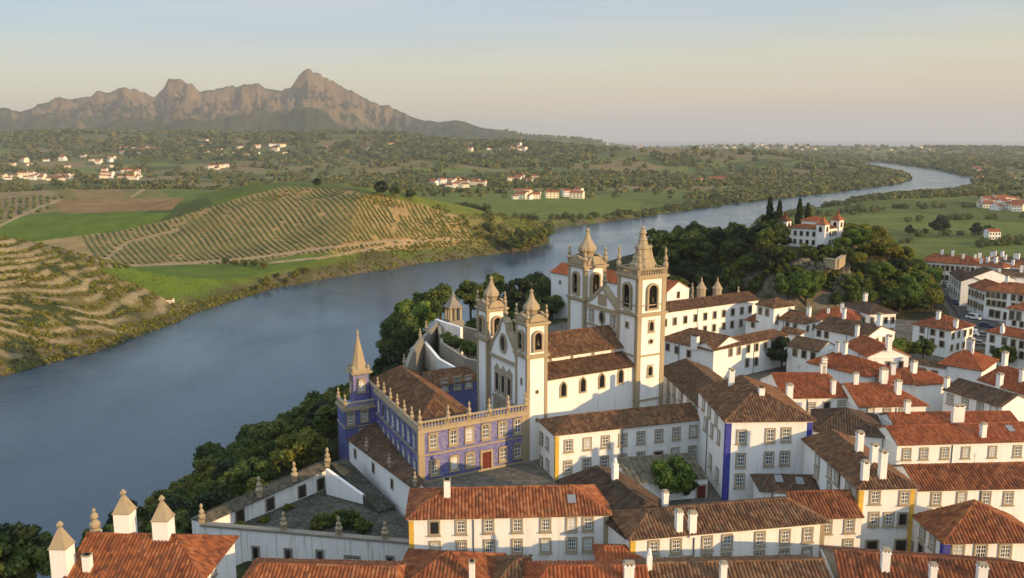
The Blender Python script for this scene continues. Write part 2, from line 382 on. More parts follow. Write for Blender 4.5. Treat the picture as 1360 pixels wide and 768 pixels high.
def terrain_h(X, Y):
    PX = CX + F * X / np.maximum(Y * CP + 70 * SP, 20)
    sr = sd_poly(X, Y, RIVER); st = sd_poly(X, Y, TOWN)
    D = np.hypot(X, Y)
    sr = sr + (fbm(X / 14, Y / 14, 3, 3) - .5) * np.clip(D / 60, 2, 14)
    z = -26.5 + 3.0 * (fbm(X / 220, Y / 220, 3, 1) - .3) + 5 * sstep(1500, 3500, D) * fbm(X / 500, Y / 500, 3, 9)
    for (a, Yc, h, sl, sr_), xc in zip(HILLS, HX):
        z = z + h * np.exp(-.5 * (((X - xc) / sl) ** 2 + ((Y - Yc) / sr_) ** 2)) * (.82 + .36 * fbm(X / (sl * .6), Y / (sl * .6), 3, int(Yc) % 50))
    # left bank hill is cut into terraces
    xc, yc = HX[16], 372
    tm = sstep(2.15, 1.6, np.hypot((X - xc) / 62, (Y - yc) / 52)) * sstep(-.5, 14, sr) * (Y < 520)
    step = 1.75; q = (z + 1.3 * fbm(X / 35, Y / 35, 3, 21) + .012 * X) / step; fq = q - np.floor(q)
    zt = (np.floor(q) + sstep(.62, .92, fq)) * step - 1.3 * fbm(X / 35, Y / 35, 3, 21) - .012 * X
    z = z * (1 - tm) + zt * tm; TERR = np.where(tm > .2, fq, -1.0)
    # town plateau
    sl = 62 + 30 * sstep(0, 120, X)
    plateau = -27 + 27 * sstep(0, 1, 1 - st / sl)
    court = sstep(0, 1, 1)  # unity
    z = np.where(st < 90, np.maximum(z, plateau + 1.2 * (fbm(X / 12, Y / 12, 3, 4) - .5) * sstep(0, 12, st)), z)
    ct = sd_poly(X, Y, COURT); z = np.where(ct < 1.3, np.minimum(z, -7.0), z)
    # castle rock: a knoll with a flat top and a long shoulder towards the river
    dc = np.hypot((X - CASTLE[0]) / 1.15, (Y - CASTLE[1])); dc = dc + 9 * (fbm(X / 14, Y / 14, 3, 6) - .5)
    zc = 17.2 * (1 - sstep(15, 36, dc))
    ds = np.hypot((X - 66) / 40, (Y - 292) / 24); zs = 15 * np.exp(-.5 * ds ** 2 * 1.6) + 2 * (fbm(X / 9, Y / 9, 3, 7) - .5) * np.exp(-.5 * ds ** 2)
    d3 = np.hypot((X - 114) / 13, (Y - 264) / 19); zs = np.maximum(zs, 13 * np.exp(-.5 * d3 ** 2 * 1.6))
    z = np.where(zc > .3, np.maximum(z, zc), z); z = np.where(zs > .4, np.maximum(z, np.minimum(zs, 17.2)), z)
    ss_ = sd_poly(X, Y, STREET); z = np.where(ss_ < 14, np.minimum(z, .6 + .5 * np.clip(ss_ - 1, 0, None)), z)
    # mountains
    rp = np.interp(PX, RX, RYp)
    Y0 = 6300 + 500 * (fbm(PX / 160, PX * 0, 2, 12) - .5)
    b = -(rp - CY) / F; zr = CAMZ + Y0 * (-SP + b * CP) / (CP + b * SP)
    gprof = np.where(Y < Y0, sstep(0, 1, np.clip((Y - 3700) / (Y0 - 3700), 0, 1)) ** 1.5, 1 - .9 * sstep(0, 1, (Y - Y0) / 2600))
    rn = ridged(X / 700, Y / 520, 6, 31) - .5; rn2 = ridged(X / 170, Y / 150, 4, 35) - .5
    amp = np.clip((zr - 60) / 400, 0, 1)
    mt = (zr + 25) * gprof + amp * (520 * (rn - .12) * gprof * (1 - gprof) * 1.9 + 190 * (rn2 - .25) * gprof * (1.0 - .45 * gprof) + (150 * (ridged(PX / 13, gprof * 2.2, 4, 37) - 1) + 60 * (ridged(PX / 4.5, gprof * 6, 2, 39) - 1)) * gprof ** 2 * sstep(0, .05, np.abs(Y - Y0) / 3000))
    z = z + np.where(D > 3600, np.maximum(mt, 0), 0) * sstep(880, 760, PX)
    # the sea beyond the plain
    se = sstep(0, 1, (D - (6300 + 400 * (fbm(PX / 60, PX * 0, 2, 15) - .5))) / 700) * sstep(700, 820, PX)
    z = z - se * (z + 42)
    bank = WATER - .6 + .55 * np.clip(sr, 0, None) * np.where(D > 900, .25, 1)
    z = np.where(sr > 0, np.minimum(z, bank), WATER - .6 + np.maximum(.25 * sr, -5))
    return z, sr, st, TERR, PX, D, gprof * amp, tm
def H_arr(x, y):
    a = np.arctan2(x, y); r = np.hypot(x, y); fa = np.clip(np.interp(a, az, np.arange(len(az))), 0, len(az) - 1.001); fr = np.clip(np.interp(r, rr, np.arange(len(rr))), 0, len(rr) - 1.001)
    ia, ir = fa.astype(int), fr.astype(int); u, v = fa - ia, fr - ir; Z = ZGRID
    return (Z[ir, ia] * (1 - u) + Z[ir, ia + 1] * u) * (1 - v) + (Z[ir + 1, ia] * (1 - u) + Z[ir + 1, ia + 1] * u) * v
def H(x, y): return float(H_arr(np.array([x]), np.array([y]))[0])
def hits(pxs, pys, ymin=70):
    """where the rays through these pixels first meet the terrain"""
    pxs, pys = np.array(pxs, float), np.array(pys, float)
    a, b = (pxs - CX) / F, -(pys - CY) / F
    dx, dy, dz = a, CP + b * SP, -SP + b * CP
    Ys = np.exp(np.linspace(np.log(ymin), np.log(9000), 700))
    out = np.full((len(pxs), 3), np.nan); done = np.zeros(len(pxs), bool)
    for yv in Ys:
        tt = yv / dy; X = dx * tt; Z = CAMZ + dz * tt
        i = np.where(~done)[0]
        if len(i) == 0: break
        h = H_arr(X[i], np.full(len(i), yv))
        k = i[Z[i] <= h]
        out[k, 0] = X[k]; out[k, 1] = yv; out[k, 2] = np.minimum(h[Z[i] <= h], Z[k] + 30); done[k] = True
    return out
GREEN1 = [(-20, 303), (30, 288), (110, 284), (228, 283), (205, 297), (150, 314), (60, 322), (-20, 324)]
GREEN2 = [(128, 357), (250, 352), (360, 349), (372, 362), (345, 378), (255, 404), (225, 400), (185, 380)]
GREEN3 = [(335, 350), (400, 338), (482, 334), (470, 345), (425, 356), (380, 362)]
GREEN4 = [(425, 238), (560, 240), (700, 252), (855, 268), (845, 288), (760, 296), (690, 296), (610, 284), (520, 264)]
VINE1 = [(40, 322), (150, 308), (225, 292), (300, 268), (380, 247), (470, 254), (560, 272), (610, 288), (640, 312), (590, 330), (480, 334), (390, 339), (330, 350), (130, 354)]
VINE2 = [(-20, 250), (60, 250), (84, 262), (60, 280), (-20, 300)]
SOIL1 = [(70, 266), (150, 264), (245, 264), (228, 279), (150, 282), (85, 284)]
SOIL2 = [(95, 252), (160, 248), (165, 262), (100, 264)]
PATHS = [[(0, 300), (20, 290), (62, 272), (78, 266)], [(128, 354), (170, 322), (235, 306)], [(120, 355), (230, 351), (330, 344), (430, 330), (520, 320), (600, 318)], [(175, 262), (200, 245), (225, 240)], [(360, 349), (430, 342), (500, 330), (560, 320)]]
def np_lerp(c, c2, f): return c * (1 - f[..., None]) + np.array(c2)[None, :] * f[..., None] if c.ndim == 2 else c
def terrain_cols(X, Y, z, sr, st, TERR, PX, D, mt, tm):
    dep = Y * CP - (z - CAMZ) * SP; py = CY - F * (Y * SP + (z - CAMZ) * CP) / dep; px = CX + F * X / dep
    n = fbm(X / 30, Y / 30, 4, 41); nn = fbm(X / 6, Y / 6, 3, 43); nb = fbm(X / 250, Y / 250, 4, 45)
    c = np.tile(np.array([.085, .085, .032]), (len(X), 1))
    c = np_lerp(c, (.15, .125, .055), sstep(.45, .75, n))
    # patchwork of fields on the plains
    far = (D > 560) & (mt < .02)
    wx, wy = X + 60 * fbm(X / 200, Y / 200, 2, 51), Y + 60 * fbm(X / 200, Y / 200, 2, 53)
    ca, sa = cos(.5), sin(.5); gx, gy = np.floor((wx * ca + wy * sa) / 170), np.floor((-wx * sa + wy * ca) / 100 + .5 * np.floor((wx * ca + wy * sa) / 170))
    hsh = np.sin(gx * 12.9898 + gy * 78.233) * 43758.5453; hsh = hsh - np.floor(hsh)
    pal = np.array([(.095, .125, .026), (.13, .15, .034), (.20, .15, .06), (.072, .09, .022), (.16, .14, .045), (.06, .078, .02)])
    pc = pal[(hsh * 6).astype(int) % 6]; pc = pc * (.8 + .4 * n)[:, None]
    c = np.where(far[:, None], pc, c)
    rightplain = (X > 60) & (D > 380) & (D < 1300) & (Y > 0)
    c = np.where((rightplain & (st > 50))[:, None], np.array([.092, .112, .022]) * (.75 + .5 * n)[:, None] * np.where(hsh > .6, 1.25, .95)[:, None], c)
    # farther hillsides are wooded scrub
    scrub = sstep(-12, 15, z) * far * sstep(.30, .55, nb + .15 * n)
    c = np_lerp(c, (.065, .085, .028), scrub * .6)
    dry = sstep(.58, .70, fbm(X / 160, Y / 110, 3, 47)) * far * (D > 1500)
    c = np_lerp(c, (.20, .145, .075), dry * .75)
    m = np.where(mt > 0, 1.0, 0) * sstep(3700, 4300, D)
    veg = np.array([.040, .048, .022])[None] * (.7 + .7 * fbm(X / 90, Y / 90, 3, 55))[:, None]
    c = c * (1 - m[:, None]) + veg * m[:, None]
    # named fields
    near = D < 1500
    for poly, col, vr in ((GREEN4, (.12, .142, .024), .5), (GREEN1, (.095, .138, .016), .4), (GREEN2, (.095, .138, .016), .4), (GREEN3, (.10, .132, .018), .5), (SOIL1, (.23, .14, .06), .3), (SOIL2, (.22, .15, .06), .3),
                          (VINE1, (.30, .21, .09), .5), (VINE2, (.23, .17, .08), .5)):
        ins = in_poly(px + 3 * (n - .5), py + 1.5 * (n - .5), poly) & near
        if poly is GREEN2: ins &= (Y < 600); G2M = ins
        if poly is GREEN1: ins &= (Y > 560)
        c = np.where(ins[:, None], np.array(col) * (1 - vr / 2 + vr * (n * .5 + nn * .5))[:, None], c)
    for path in PATHS:
        d = np.full(X.shape, 1e9)
        for (ax, ay), (bx, by) in zip(path, path[1:]):
            ex, ey = bx - ax, by - ay; tt = np.clip(((px - ax) * ex + (py - ay) * ey) / (ex * ex + ey * ey), 0, 1)
            d = np.minimum(d, np.hypot(px - ax - ex * tt, (py - ay - ey * tt) * 1.6))
        c = np.where(((d < 2.0) & near & (Y > 300))[:, None], np.array([.34, .25, .14]), c)
    # terraces: pale dry-stone risers, scrubby treads
    h1 = tm * sstep(.1, .4, tm)
    tread = np.array([.15, .125, .045])[None] * (.55 + .9 * nn)[:, None]; tread = np.where((nn > .60)[:, None], np.array([.045, .055, .018]), tread)
    h1 = np.where(G2M, 0, h1); c = c * (1 - h1[:, None]) + tread * h1[:, None]
    ris = ((TERR > .60) & (TERR < .95)) * sstep(.30, .52, fbm(X / 9, Y / 9, 3, 61)) * (tm > .25) * ~G2M
    c = np_lerp(c, (.30, .235, .13), ris * .9)
    # banks: rocks and brush at the waterline
    bk = sstep(16, 3, sr) * (sr > 0) * (D < 900)
    c = np_lerp(c, (.12, .095, .06), bk * sstep(.35, .6, nn)); c = np_lerp(c, (.05, .055, .02), bk * sstep(.55, .75, n))
    c = np.where((sr < 1.2)[:, None], np.array([.05, .045, .03]), c)
    # wooded slope under the town, castle rock
    slope = (st > -6) & (st < 95) & (D < 420) & (sr > 0) & (sd_far < 0)
    c = np.where(slope[:, None], np.array([.035, .040, .015])[None] * (.6 + .8 * n)[:, None], c)
    rockhill = (z > 1.2) & (st < 60) & (D < 420)
    c = np.where(rockhill[:, None], np.array([.050, .050, .022])[None] * (.5 + nn)[:, None], c)
    c = np.where((st < -2)[:, None] & ~rockhill[:, None], np.array([.13, .12, .10])[None] * (.7 + .6 * n)[:, None], c)
    return c
# polar sheet: fine where the photo shows most, reaching past the horizon
az = np.radians(np.concatenate([np.linspace(-75, -36, 40, endpoint=False), np.linspace(-36, 36, 620), np.linspace(37, 75, 40)]))
rr = [18.0]
while rr[-1] < 15000:
    r = rr[-1]; rr.append(r * (1 + (.012 if r < 250 else .0026 if r < 900 else .0055 if r < 3600 else .004 if r < 7200 else .02)))
rr = np.array(rr); A, R = np.meshgrid(az, rr); X = (R * np.sin(A)).ravel(); Y = (R * np.cos(A)).ravel()
out = terrain_h(X, Y); z = out[0]
sd_far = np.where(Y > np.interp(X, [p[0] for p in RIVER[2:26]], [p[1] for p in RIVER[2:26]]), 1, -1)   # beyond the river?
cols = terrain_cols(X, Y, *out)
# rocky faces of the mountains by steepness
Zg = z.reshape(R.shape); ZGRID = Zg; gz = np.abs(np.gradient(Zg, axis=0) / np.gradient(R, axis=0)).ravel(); gt = np.abs(np.gradient(Zg, axis=1) / (np.gradient(A, axis=1) * R)).ravel()
mt = out[6]; stp = np.hypot(gz, gt)
Yv = Y
rocky = np.clip(sstep(.60, .80, stp + 1.1 * (fbm(X / 150, Y / 150, 4, 71) - .56) + .22 * sstep(.45, 1.0, mt)), 0, 1) * sstep(.30, .60, mt) * (out[5] > 3700)
cols = cols * (1 - rocky[:, None]) + (np.array([.175, .128, .080])[None] * (.55 + .8 * fbm(X / 45, Y / 45, 4, 73))[:, None]) * rocky[:, None]
cliff = sstep(.75, 1.3, stp) * (out[5] < 420) * (z > .5) * (out[2] < 60)
cols = cols * (1 - cliff[:, None]) + np.array([.17, .145, .105])[None] * cliff[:, None] * (.6 + .8 * fbm(X / 2, Y / 2, 3, 75))[:, None]
def grid_object(name, X, Y, z, nr, na, mat, cols=None):
    me = bpy.data.meshes.new(name); nv = nr * na; me.vertices.add(nv)
    me.vertices.foreach_set('co', np.stack([X, Y, z], 1).astype(np.float32).ravel())
    i = np.arange(nr - 1)[:, None] * na + np.arange(na - 1)[None]; q = np.stack([i, i + na, i + na + 1, i + 1], -1).reshape(-1, 4)[:, ::-1]
    me.loops.add(q.size); me.polygons.add(len(q)); me.loops.foreach_set('vertex_index', q.astype(np.int32).ravel())
    me.polygons.foreach_set('loop_start', np.arange(0, q.size, 4, dtype=np.int32)); me.polygons.foreach_set('loop_total', np.full(len(q), 4, np.int32))
    me.polygons.foreach_set('use_smooth', np.ones(len(q), bool)); me.update(calc_edges=True); me.validate()
    if cols is not None:
        ca = me.color_attributes.new('Col', 'FLOAT_COLOR', 'POINT'); ca.data.foreach_set('color', np.concatenate([cols, np.ones((nv, 1))], 1).astype(np.float32).ravel())
    me.materials.append(MATS[mat]); o = bpy.data.objects.new(name, me); COL.objects.link(o); return o
tag(grid_object('terrain', X, Y, z, len(rr), len(az), 'terrain', cols), kind='structure')
TX, TY, TZ = X, Y, z
mb = MB(); S = 60000; mb.face([(-S, -3000, WATER), (S, -3000, WATER), (S, S, WATER), (-S, S, WATER)]); tag(mb.build('river_water', 'water'), kind='structure')
# ------------------------------------------------------------------ building kit
WIN_CACHE = {}
def outline(w, h, kind):
    a = w / 2
    if kind in ('rect', 'door', 'shop'): return [(-a, 0), (a, 0), (a, h), (-a, h)]
    pts = [(-a, 0), (a, 0)]; n = 7
    if kind in ('arch', 'archdoor'):
        pts += [(a * cos(pi * i / n), h - a + a * sin(pi * i / n)) for i in range(n + 1)]
    elif kind == 'pointed':
        s = h - w * .85
        pts += [(a * (1 - (i / n) ** 1.6), s + w * .85 * (i / n) ** .8) for i in range(n + 1)]
        pts += [(-a * (1 - (i / n) ** 1.6), s + w * .85 * (i / n) ** .8) for i in range(n - 1, -1, -1)]
    elif kind == 'segment':
        pts += [(a * (1 - 2 * i / n), h - .18 * w + .18 * w * sin(pi * i / n)) for i in range(n + 1)]
    elif kind == 'oval':
        pts = [(a * cos(2 * pi * i / 20), h / 2 + h / 2 * sin(2 * pi * i / 20)) for i in range(20)]
    return pts
def window_meshes(w, h, kind, frame, depth, fw, detail):
    key = (round(w, 2), round(h, 2), kind, frame, depth, fw, detail)
    if key in WIN_CACHE: return WIN_CACHE[key]
    isdoor = kind in ('door', 'archdoor')
    o = outline(w, h, kind); n = len(o); c = (0, h / 2)
    kx = (w + 2 * fw) / w; kz = (h + fw * (1 if isdoor else 2)) / h
    ou = [(x * kx, (zv * (h + fw) / h) if isdoor else (zv - h / 2) * kz + h / 2) for x, zv in o]
    f = MB()
    for i in range(n):
        j = (i + 1) % n
        if isdoor and i == 0: continue
        f.face([(ou[i][0], -depth, ou[i][1]), (ou[j][0], -depth, ou[j][1]), (o[j][0], -depth, o[j][1]), (o[i][0], -depth, o[i][1])])
        f.face([(ou[j][0], -depth, ou[j][1]), (ou[i][0], -depth, ou[i][1]), (ou[i][0], .05, ou[i][1]), (ou[j][0], .05, ou[j][1])])
        f.face([(o[i][0], -depth, o[i][1]), (o[j][0], -depth, o[j][1]), (o[j][0], .05, o[j][1]), (o[i][0], .05, o[i][1])])
    if not isdoor and kind in ('rect', 'segment', 'arch') and detail:      # a sill that throws a line of shade
        f.box((0, -depth - .04, -fw - .05), (w / 2 + fw + .08, 0, 0), (0, depth * .5 + .07, 0), (0, 0, .05))
    if kind in ('segment', 'arch') and detail: f.box((0, -depth - .05, h + fw + .04), (w / 2 + fw, 0, 0), (0, .12, 0), (0, 0, .05))
    p = MB(); p.face([(x, -.02, zv) for x, zv in o])
    s = None
    if detail and not isdoor:
        s = MB(); y = -.05; k = .045
        if kind != 'oval':
            s.box((0, y, h / 2), (k, 0, 0), (0, .025, 0), (0, 0, h / 2 - .02))
            for sx in (-1, 1): s.box((sx * (w / 2 - k), y, h * .46), (k, 0, 0), (0, .024, 0), (0, 0, h * .46 - .02))
            for q in ((.04, .36, .68, .97) if kind == 'rect' else (.04, .34, .64)): s.box((0, y, h * q), (w / 2 - .01, 0, 0), (0, .022, 0), (0, 0, k * .9))
            for sx in (-.5, .5): s.box((sx * w / 2, y + .01, h * .45), (k * .5, 0, 0), (0, .012, 0), (0, 0, h * .45))
    def fin(b, nm, mt):
        ob = b.build(nm, mt); me = ob.data; bpy.data.objects.remove(ob); return me
    r = (fin(f, 'window_frame', frame), fin(p, 'window_pane', 'door_dark' if isdoor else 'glass'), fin(s, 'window_sash', 'sash_white') if s else None)
    WIN_CACHE[key] = r; return r
def mesh_obj(name, me, parent, loc, rz=0):
    o = bpy.data.objects.new(name, me); COL.objects.link(o); o.parent = parent; o.location = loc; o.rotation_euler = (0, 0, rz); return o
def add_window(th, p, nrm, w=1.0, h=1.55, kind='rect', frame='stone', depth=.13, fw=.2, detail=True, pane=None, bell=False):
    """p: world point at the middle of the opening; nrm: outward (x,y)"""
    me = window_meshes(w, h, kind, frame, depth, fw, detail)
    rz = atan2(nrm[1], nrm[0]) + pi / 2
    loc = Vector(p) - Vector((0, 0, h / 2)) - world_loc(th)
    isdoor = kind in ('door', 'archdoor')
    f = mesh_obj('door' if isdoor else 'window', me[0], th, loc, rz)
    pn = mesh_obj('door_leaf' if isdoor else 'pane', me[1], f, (0, 0, 0))
    if pane: pn.material_slots[0].link = 'OBJECT'; pn.material_slots[0].material = MATS[pane]
    if me[2] and pane != 'glass_dark' and random.random() < .93:
        mesh_obj('sash', me[2], f, (0, 0, 0))
        rv = random.random()
        if not pane and rv < .30: pn.material_slots[0].link = 'OBJECT'; pn.material_slots[0].material = MATS['curtain' if rv < .20 else 'shutter_white' if rv < .26 else 'shutter_brown']
    if bell:
        b = MB(); b.lathe((0, -.02, h * .28), [(.46, 0), (.42, .12), (.30, .35), (.26, .62), (.12, .76), (.05, .9)], 10)
        ob = b.build('bell', 'bronze'); ob.parent = f
    return f
def tile_plane(mb, pts, tiles=True, sp=.40, r=.15, thick=.13):
    pts = [Vector(p) for p in pts]; o = pts[0]; u = (pts[1] - o).normalized()
    cen = sum(pts, Vector()) / len(pts); n = u.cross(cen - o).normalized()
    if n.z < 0: n = -n
    v = n.cross(u); v = v if v.z > 0 else -v
    q = [((p - o).dot(u), (p - o).dot(v)) for p in pts]
    mb.face(pts if (pts[1] - pts[0]).cross(pts[2] - pts[1]).dot(n) > 0 else pts[::-1], 0, q if (pts[1] - pts[0]).cross(pts[2] - pts[1]).dot(n) > 0 else q[::-1])
    low = [p - Vector((0, 0, thick)) for p in pts]; mb.face(low, 1)
    for i in range(len(pts)):
        j = (i + 1) % len(pts); mb.face([pts[i], pts[j], low[j], low[i]], 1)
    if not tiles: return
    x0, x1 = min(a for a, b in q), max(a for a, b in q); x = x0 + sp * .5
    while x < x1:
        ys = []
        for i in range(len(q)):
            (ax, ay), (bx, by) = q[i], q[(i + 1) % len(q)]
            if (ax - x) * (bx - x) < 0: ys.append(ay + (by - ay) * (x - ax) / (bx - ax))
        if len(ys) >= 2 and max(ys) - min(ys) > .35:
            lo_, hi = min(ys) - .10, max(ys) - .05; k = max(1, int((hi - lo_) / 1.9)); jit = random.uniform(-.02, .02)
            prev = None
            for s in range(k + 1):
                yy = lo_ + (hi - lo_) * s / k; dz = random.uniform(-.025, .03)
                row = [o + u * (x + jit + dx) + v * yy + n * (hh + dz) for dx, hh in ((-r, .0), (-r * .5, r * .85), (r * .5, r * .85), (r, .0))]
                if prev:
                    for a in range(3):
                        uu = [(x, lo_ + (hi - lo_) * (s - 1) / k), (x, lo_ + (hi - lo_) * (s - 1) / k), (x, yy), (x, yy)]
                        mb.face([prev[a], prev[a + 1], row[a + 1], row[a]], 0, uu)
                else: mb.face(row[::-1], 0, [(x, yy)] * 4)
                prev = row
        x += sp
def ridge_cap(mb, p, q, r=.17):
    p, q = Vector(p), Vector(q); L = (q - p).length
    if L < .4: return
    d = (q - p) / L; sd = Vector((-d.y, d.x, 0));
    if sd.length < .01: return
    sd.normalize(); up = sd.cross(d); up = up if up.z > 0 else -up
    k = max(1, int(L / .7))
    for i in range(k):
        a, b = p + d * (L * i / k), p + d * (L * (i + 1) / k + .06); j = random.uniform(-.03, .03); r1 = r * 1.12
        ra = [a + sd * (c * r1) + up * (h * r1 + j) for c, h in ((-1, -.35), (-.6, .6), (.6, .6), (1, -.35))]
        rb = [b + sd * (c * r) + up * (h * r + j) for c, h in ((-1, -.35), (-.6, .6), (.6, .6), (1, -.35))]
        uv = [(i * 3.1, p.x)] * 4
        for t_ in range(3): mb.face([ra[t_], ra[t_ + 1], rb[t_ + 1], rb[t_]], 0, uv)
        mb.face(ra[::-1], 0, uv)
def chimney(roof, base, h=1.7, w=.75, d=.95, ang=0, kind='slot'):
    w, d = w * .88, d * .88; c = Vector(base); u = Vector((cos(ang), sin(ang), 0)); v = Vector((-sin(ang), cos(ang), 0)); z = Vector((0, 0, 1))
    m = MB(); m.box(c + z * (h / 2 - .3), u * w / 2, v * d / 2, z * (h / 2 + .3), 0)
    top = c + z * h
    if kind == 'slot':
        m.box(top + z * .03, u * (w / 2 + .07), v * (d / 2 + .07), z * .05, 0)
        for a, b in ((-1, -1), (1, -1), (-1, 1), (1, 1), (0, -1), (0, 1)): m.box(top + u * a * (w / 2 - .09) + v * b * (d / 2 - .08) + z * .18, u * .07, v * .07, z * .13, 0)
        m.box(top + z * .16, u * (w / 2 - .16), v * (d / 2 - .16), z * .1, 2)
        m.box(top + z * .34, u * (w / 2 + .06), v * (d / 2 + .06), z * .05, 1)
        m.box(top + z * .42, u * (w / 2 - .08), v * (d / 2 - .1), z * .06, 1)
    elif kind == 'plain':
        m.box(top + z * .05, u * (w / 2 + .06), v * (d / 2 + .06), z * .06, 1); m.box(top + z * .13, u * (w / 2 - .1), v * (d / 2 - .1), z * .05, 2)
    elif kind == 'round':
        m.lathe(top + z * 0, [(w * .42, 0), (w * .42, .35), (w * .3, .45), (w * .36, .5), (w * .2, .75)], 8, 0)
    return m.build('chimney', ['whitewash', 'stone', 'opening_shade'], roof)
def house(label, fl, fr, ze, rp=None, depth=None, pitch=.42, hip=(1, 1), roof='roof_old', zb=-.8, wins=(), chim=(), trims=(), wall='whitewash', group=None,
          name='town_house', cat='house', over=.35, tiles=True, cornice=True, sky=(), spacing=.40, winframe='stone', wd=True, zfl=None, br=None):
    A, B = P(*fl, ze), P(*fr, ze); ux = (B - A); L = ux.length; ux /= L; wv = Vector((-ux.y, ux.x, 0))
    if rp is not None:
        n = (wv * pitch - Vector((0, 0, 1))).normalized()
        q = ray_plane(rp[0], rp[1], A, n); depth = max(2.5, 2 * (q - A).dot(wv))
    if br is not None: depth = (P(*br, ze) - B).dot(wv)
    if depth > 26: print('DEPTH', label, round(depth, 1))
    C, D = B + wv * depth, A + wv * depth
    th = empty(name, (A.x, A.y, 0)); tag(th, label, cat, group or 'houses of the old town')
    zr = ze + pitch * depth / 2
    R1, R2 = (A + D) / 2, (B + C) / 2; R1.z = R2.z = zr
    hl, hr = hip[0] * depth / 2, hip[1] * depth / 2
    if hl + hr > L * .96: k = L * .96 / (hl + hr); hl *= k; hr *= k
    R1 = R1 + ux * hl; R2 = R2 - ux * hr
    # walls, with gables
    m = MB(); zt = ze - .03
    pts = [A, B, C, D]
    m.prism([(p.x, p.y) for p in pts], zb, zt, 0)
    if hip[1] == 0: m.face([(B.x, B.y, zt), (C.x, C.y, zt), (R2.x, R2.y, zr - .05)], 0)
    if hip[0] == 0: m.face([(D.x, D.y, zt), (A.x, A.y, zt), (R1.x, R1.y, zr - .05)], 0)
    m.build('wall', wall, th)
    # roof
    o = over; og = o if hip[0] else .15; og2 = o if hip[1] else .15; dz = Vector((0, 0, pitch * o))
    a = A - ux * og - wv * o - dz; b = B + ux * og2 - wv * o - dz; c = C + ux * og2 + wv * o - dz; d = D - ux * og + wv * o - dz
    r1 = R1 - ux * (og if not hip[0] else 0); r2 = R2 + ux * (og2 if not hip[1] else 0)
    up = Vector((0, 0, .10))
    a, b, c, d, r1, r2 = [p + up for p in (a, b, c, d, r1, r2)]
    rm = MB(); planes = []
    for pl in ([a, b, r2, r1], [c, d, r1, r2]): planes.append(pl)
    if hip[1]: planes.append([b, c, r2])
    if hip[0]: planes.append([d, a, r1])
    for pl in planes: tile_plane(rm, pl, tiles, spacing)
    ridge_cap(rm, r1, r2)
    if hip[1]: ridge_cap(rm, b, r2); ridge_cap(rm, c, r2)
    if hip[0]: ridge_cap(rm, a, r1); ridge_cap(rm, d, r1)
    ro = rm.build('roof', [roof, 'stone_grey'], th)
    if cornice:
        cm = MB(); e = .12; zc = ze - pitch * o * .3 - .28
        for p, q, nn in ((A, B, -wv), (B, C, ux), (D, A, -ux)):
            dd = (q - p).normalized(); cm.box((p + q) / 2 + nn * e / 2 + Vector((0, 0, zc - ze + .12)), (q - p) / 2 + dd * (e - .003 if nn == -wv else 0), nn * e / 2, Vector((0, 0, .12)))
        cm.build('cornice', 'whitewash', th)
    # corner trims: 0 front-left, 1 front-right
    for ci, mt in trims:
        tm_ = MB(); p, d1, d2 = ((A, ux, wv), (B, -ux, wv), (C, -ux, -wv))[ci]; wdt = .75 if mt == 'blue_trim' else .55; k = .03
        tm_.box(p + d1 * (wdt / 2 - k / 2) + d2 * (wdt / 2 - k / 2) + Vector((0, 0, (zb + zt - .25) / 2 - ze)), d1 * (wdt / 2 + k / 2), d2 * (wdt / 2 + k / 2), Vector((0, 0, (zt - .25 - zb) / 2)))
        tm_.build('corner_trim', mt, th)
    faces = {0: (A, -wv, ux, L), 1: (B, ux, wv, depth), 3: (A, -ux, wv, depth)}
    for wn in wins:
        e, xs, y0, y1 = wn[:4]; w_ = wn[4] if len(wn) > 4 else .95; h_ = wn[5] if len(wn) > 5 else 1.45; kind = wn[6] if len(wn) > 6 else 'rect'; pane = wn[7] if len(wn) > 7 else None
        po, nn, al, ln = faces[e]
        if isinstance(xs, int): # evenly spaced; y0,y1 are heights above the ground
            k = xs; zc = y0
            for i in range(k):
                add_window(th, po + al * (ln * (i + .5 + (.06 * random.uniform(-1, 1))) / k) + Vector((0, 0, zc - ze)), nn, w_, h_, kind, winframe, pane=pane, detail=wd)
            continue
        for i, x in enumerate(xs):
            y = y0 + (y1 - y0) * ((x - xs[0]) / (xs[-1] - xs[0]) if len(xs) > 1 else 0)
            p = ray_plane(x, y, po, nn); s = (p - po).dot(al)
            s = min(max(s, w_ / 2 + .25), ln - w_ / 2 - .25); zc = p.z
            if kind in ('door', 'archdoor') and zfl is not None: zc = zfl + h_ / 2
            zc = min(zc, ze - h_ / 2 - .45)
            add_window(th, po + al * s + Vector((0, 0, zc - ze)), nn, w_, h_, kind, winframe, pane=pane, detail=wd)
    if tiles and L > 9 and len(wins):   # rainwater pipe down the front, aerial on the ridge
        s = L * random.uniform(.3, .7); q = A - wv * .09 + ux * s; pm = MB(); pm.tube((q.x, q.y, zb), (q.x, q.y, ze - .3), .06, .06, 6); pm.build('downpipe', 'iron', th)
        q = R1.lerp(R2, random.uniform(.2, .8)); pm = MB(); pm.tube((q.x, q.y, zr), (q.x, q.y, zr + 1.5), .025, .02, 5)
        for k_, z_ in ((.5, 1.45), (.4, 1.25), (.3, 1.1)): pm.tube((q.x - k_ * .7, q.y - k_ * .3, zr + z_), (q.x + k_ * .7, q.y + k_ * .3, zr + z_), .015, .015, 4)
        pm.build('aerial', 'iron', ro)
    ang = atan2(ux.y, ux.x)
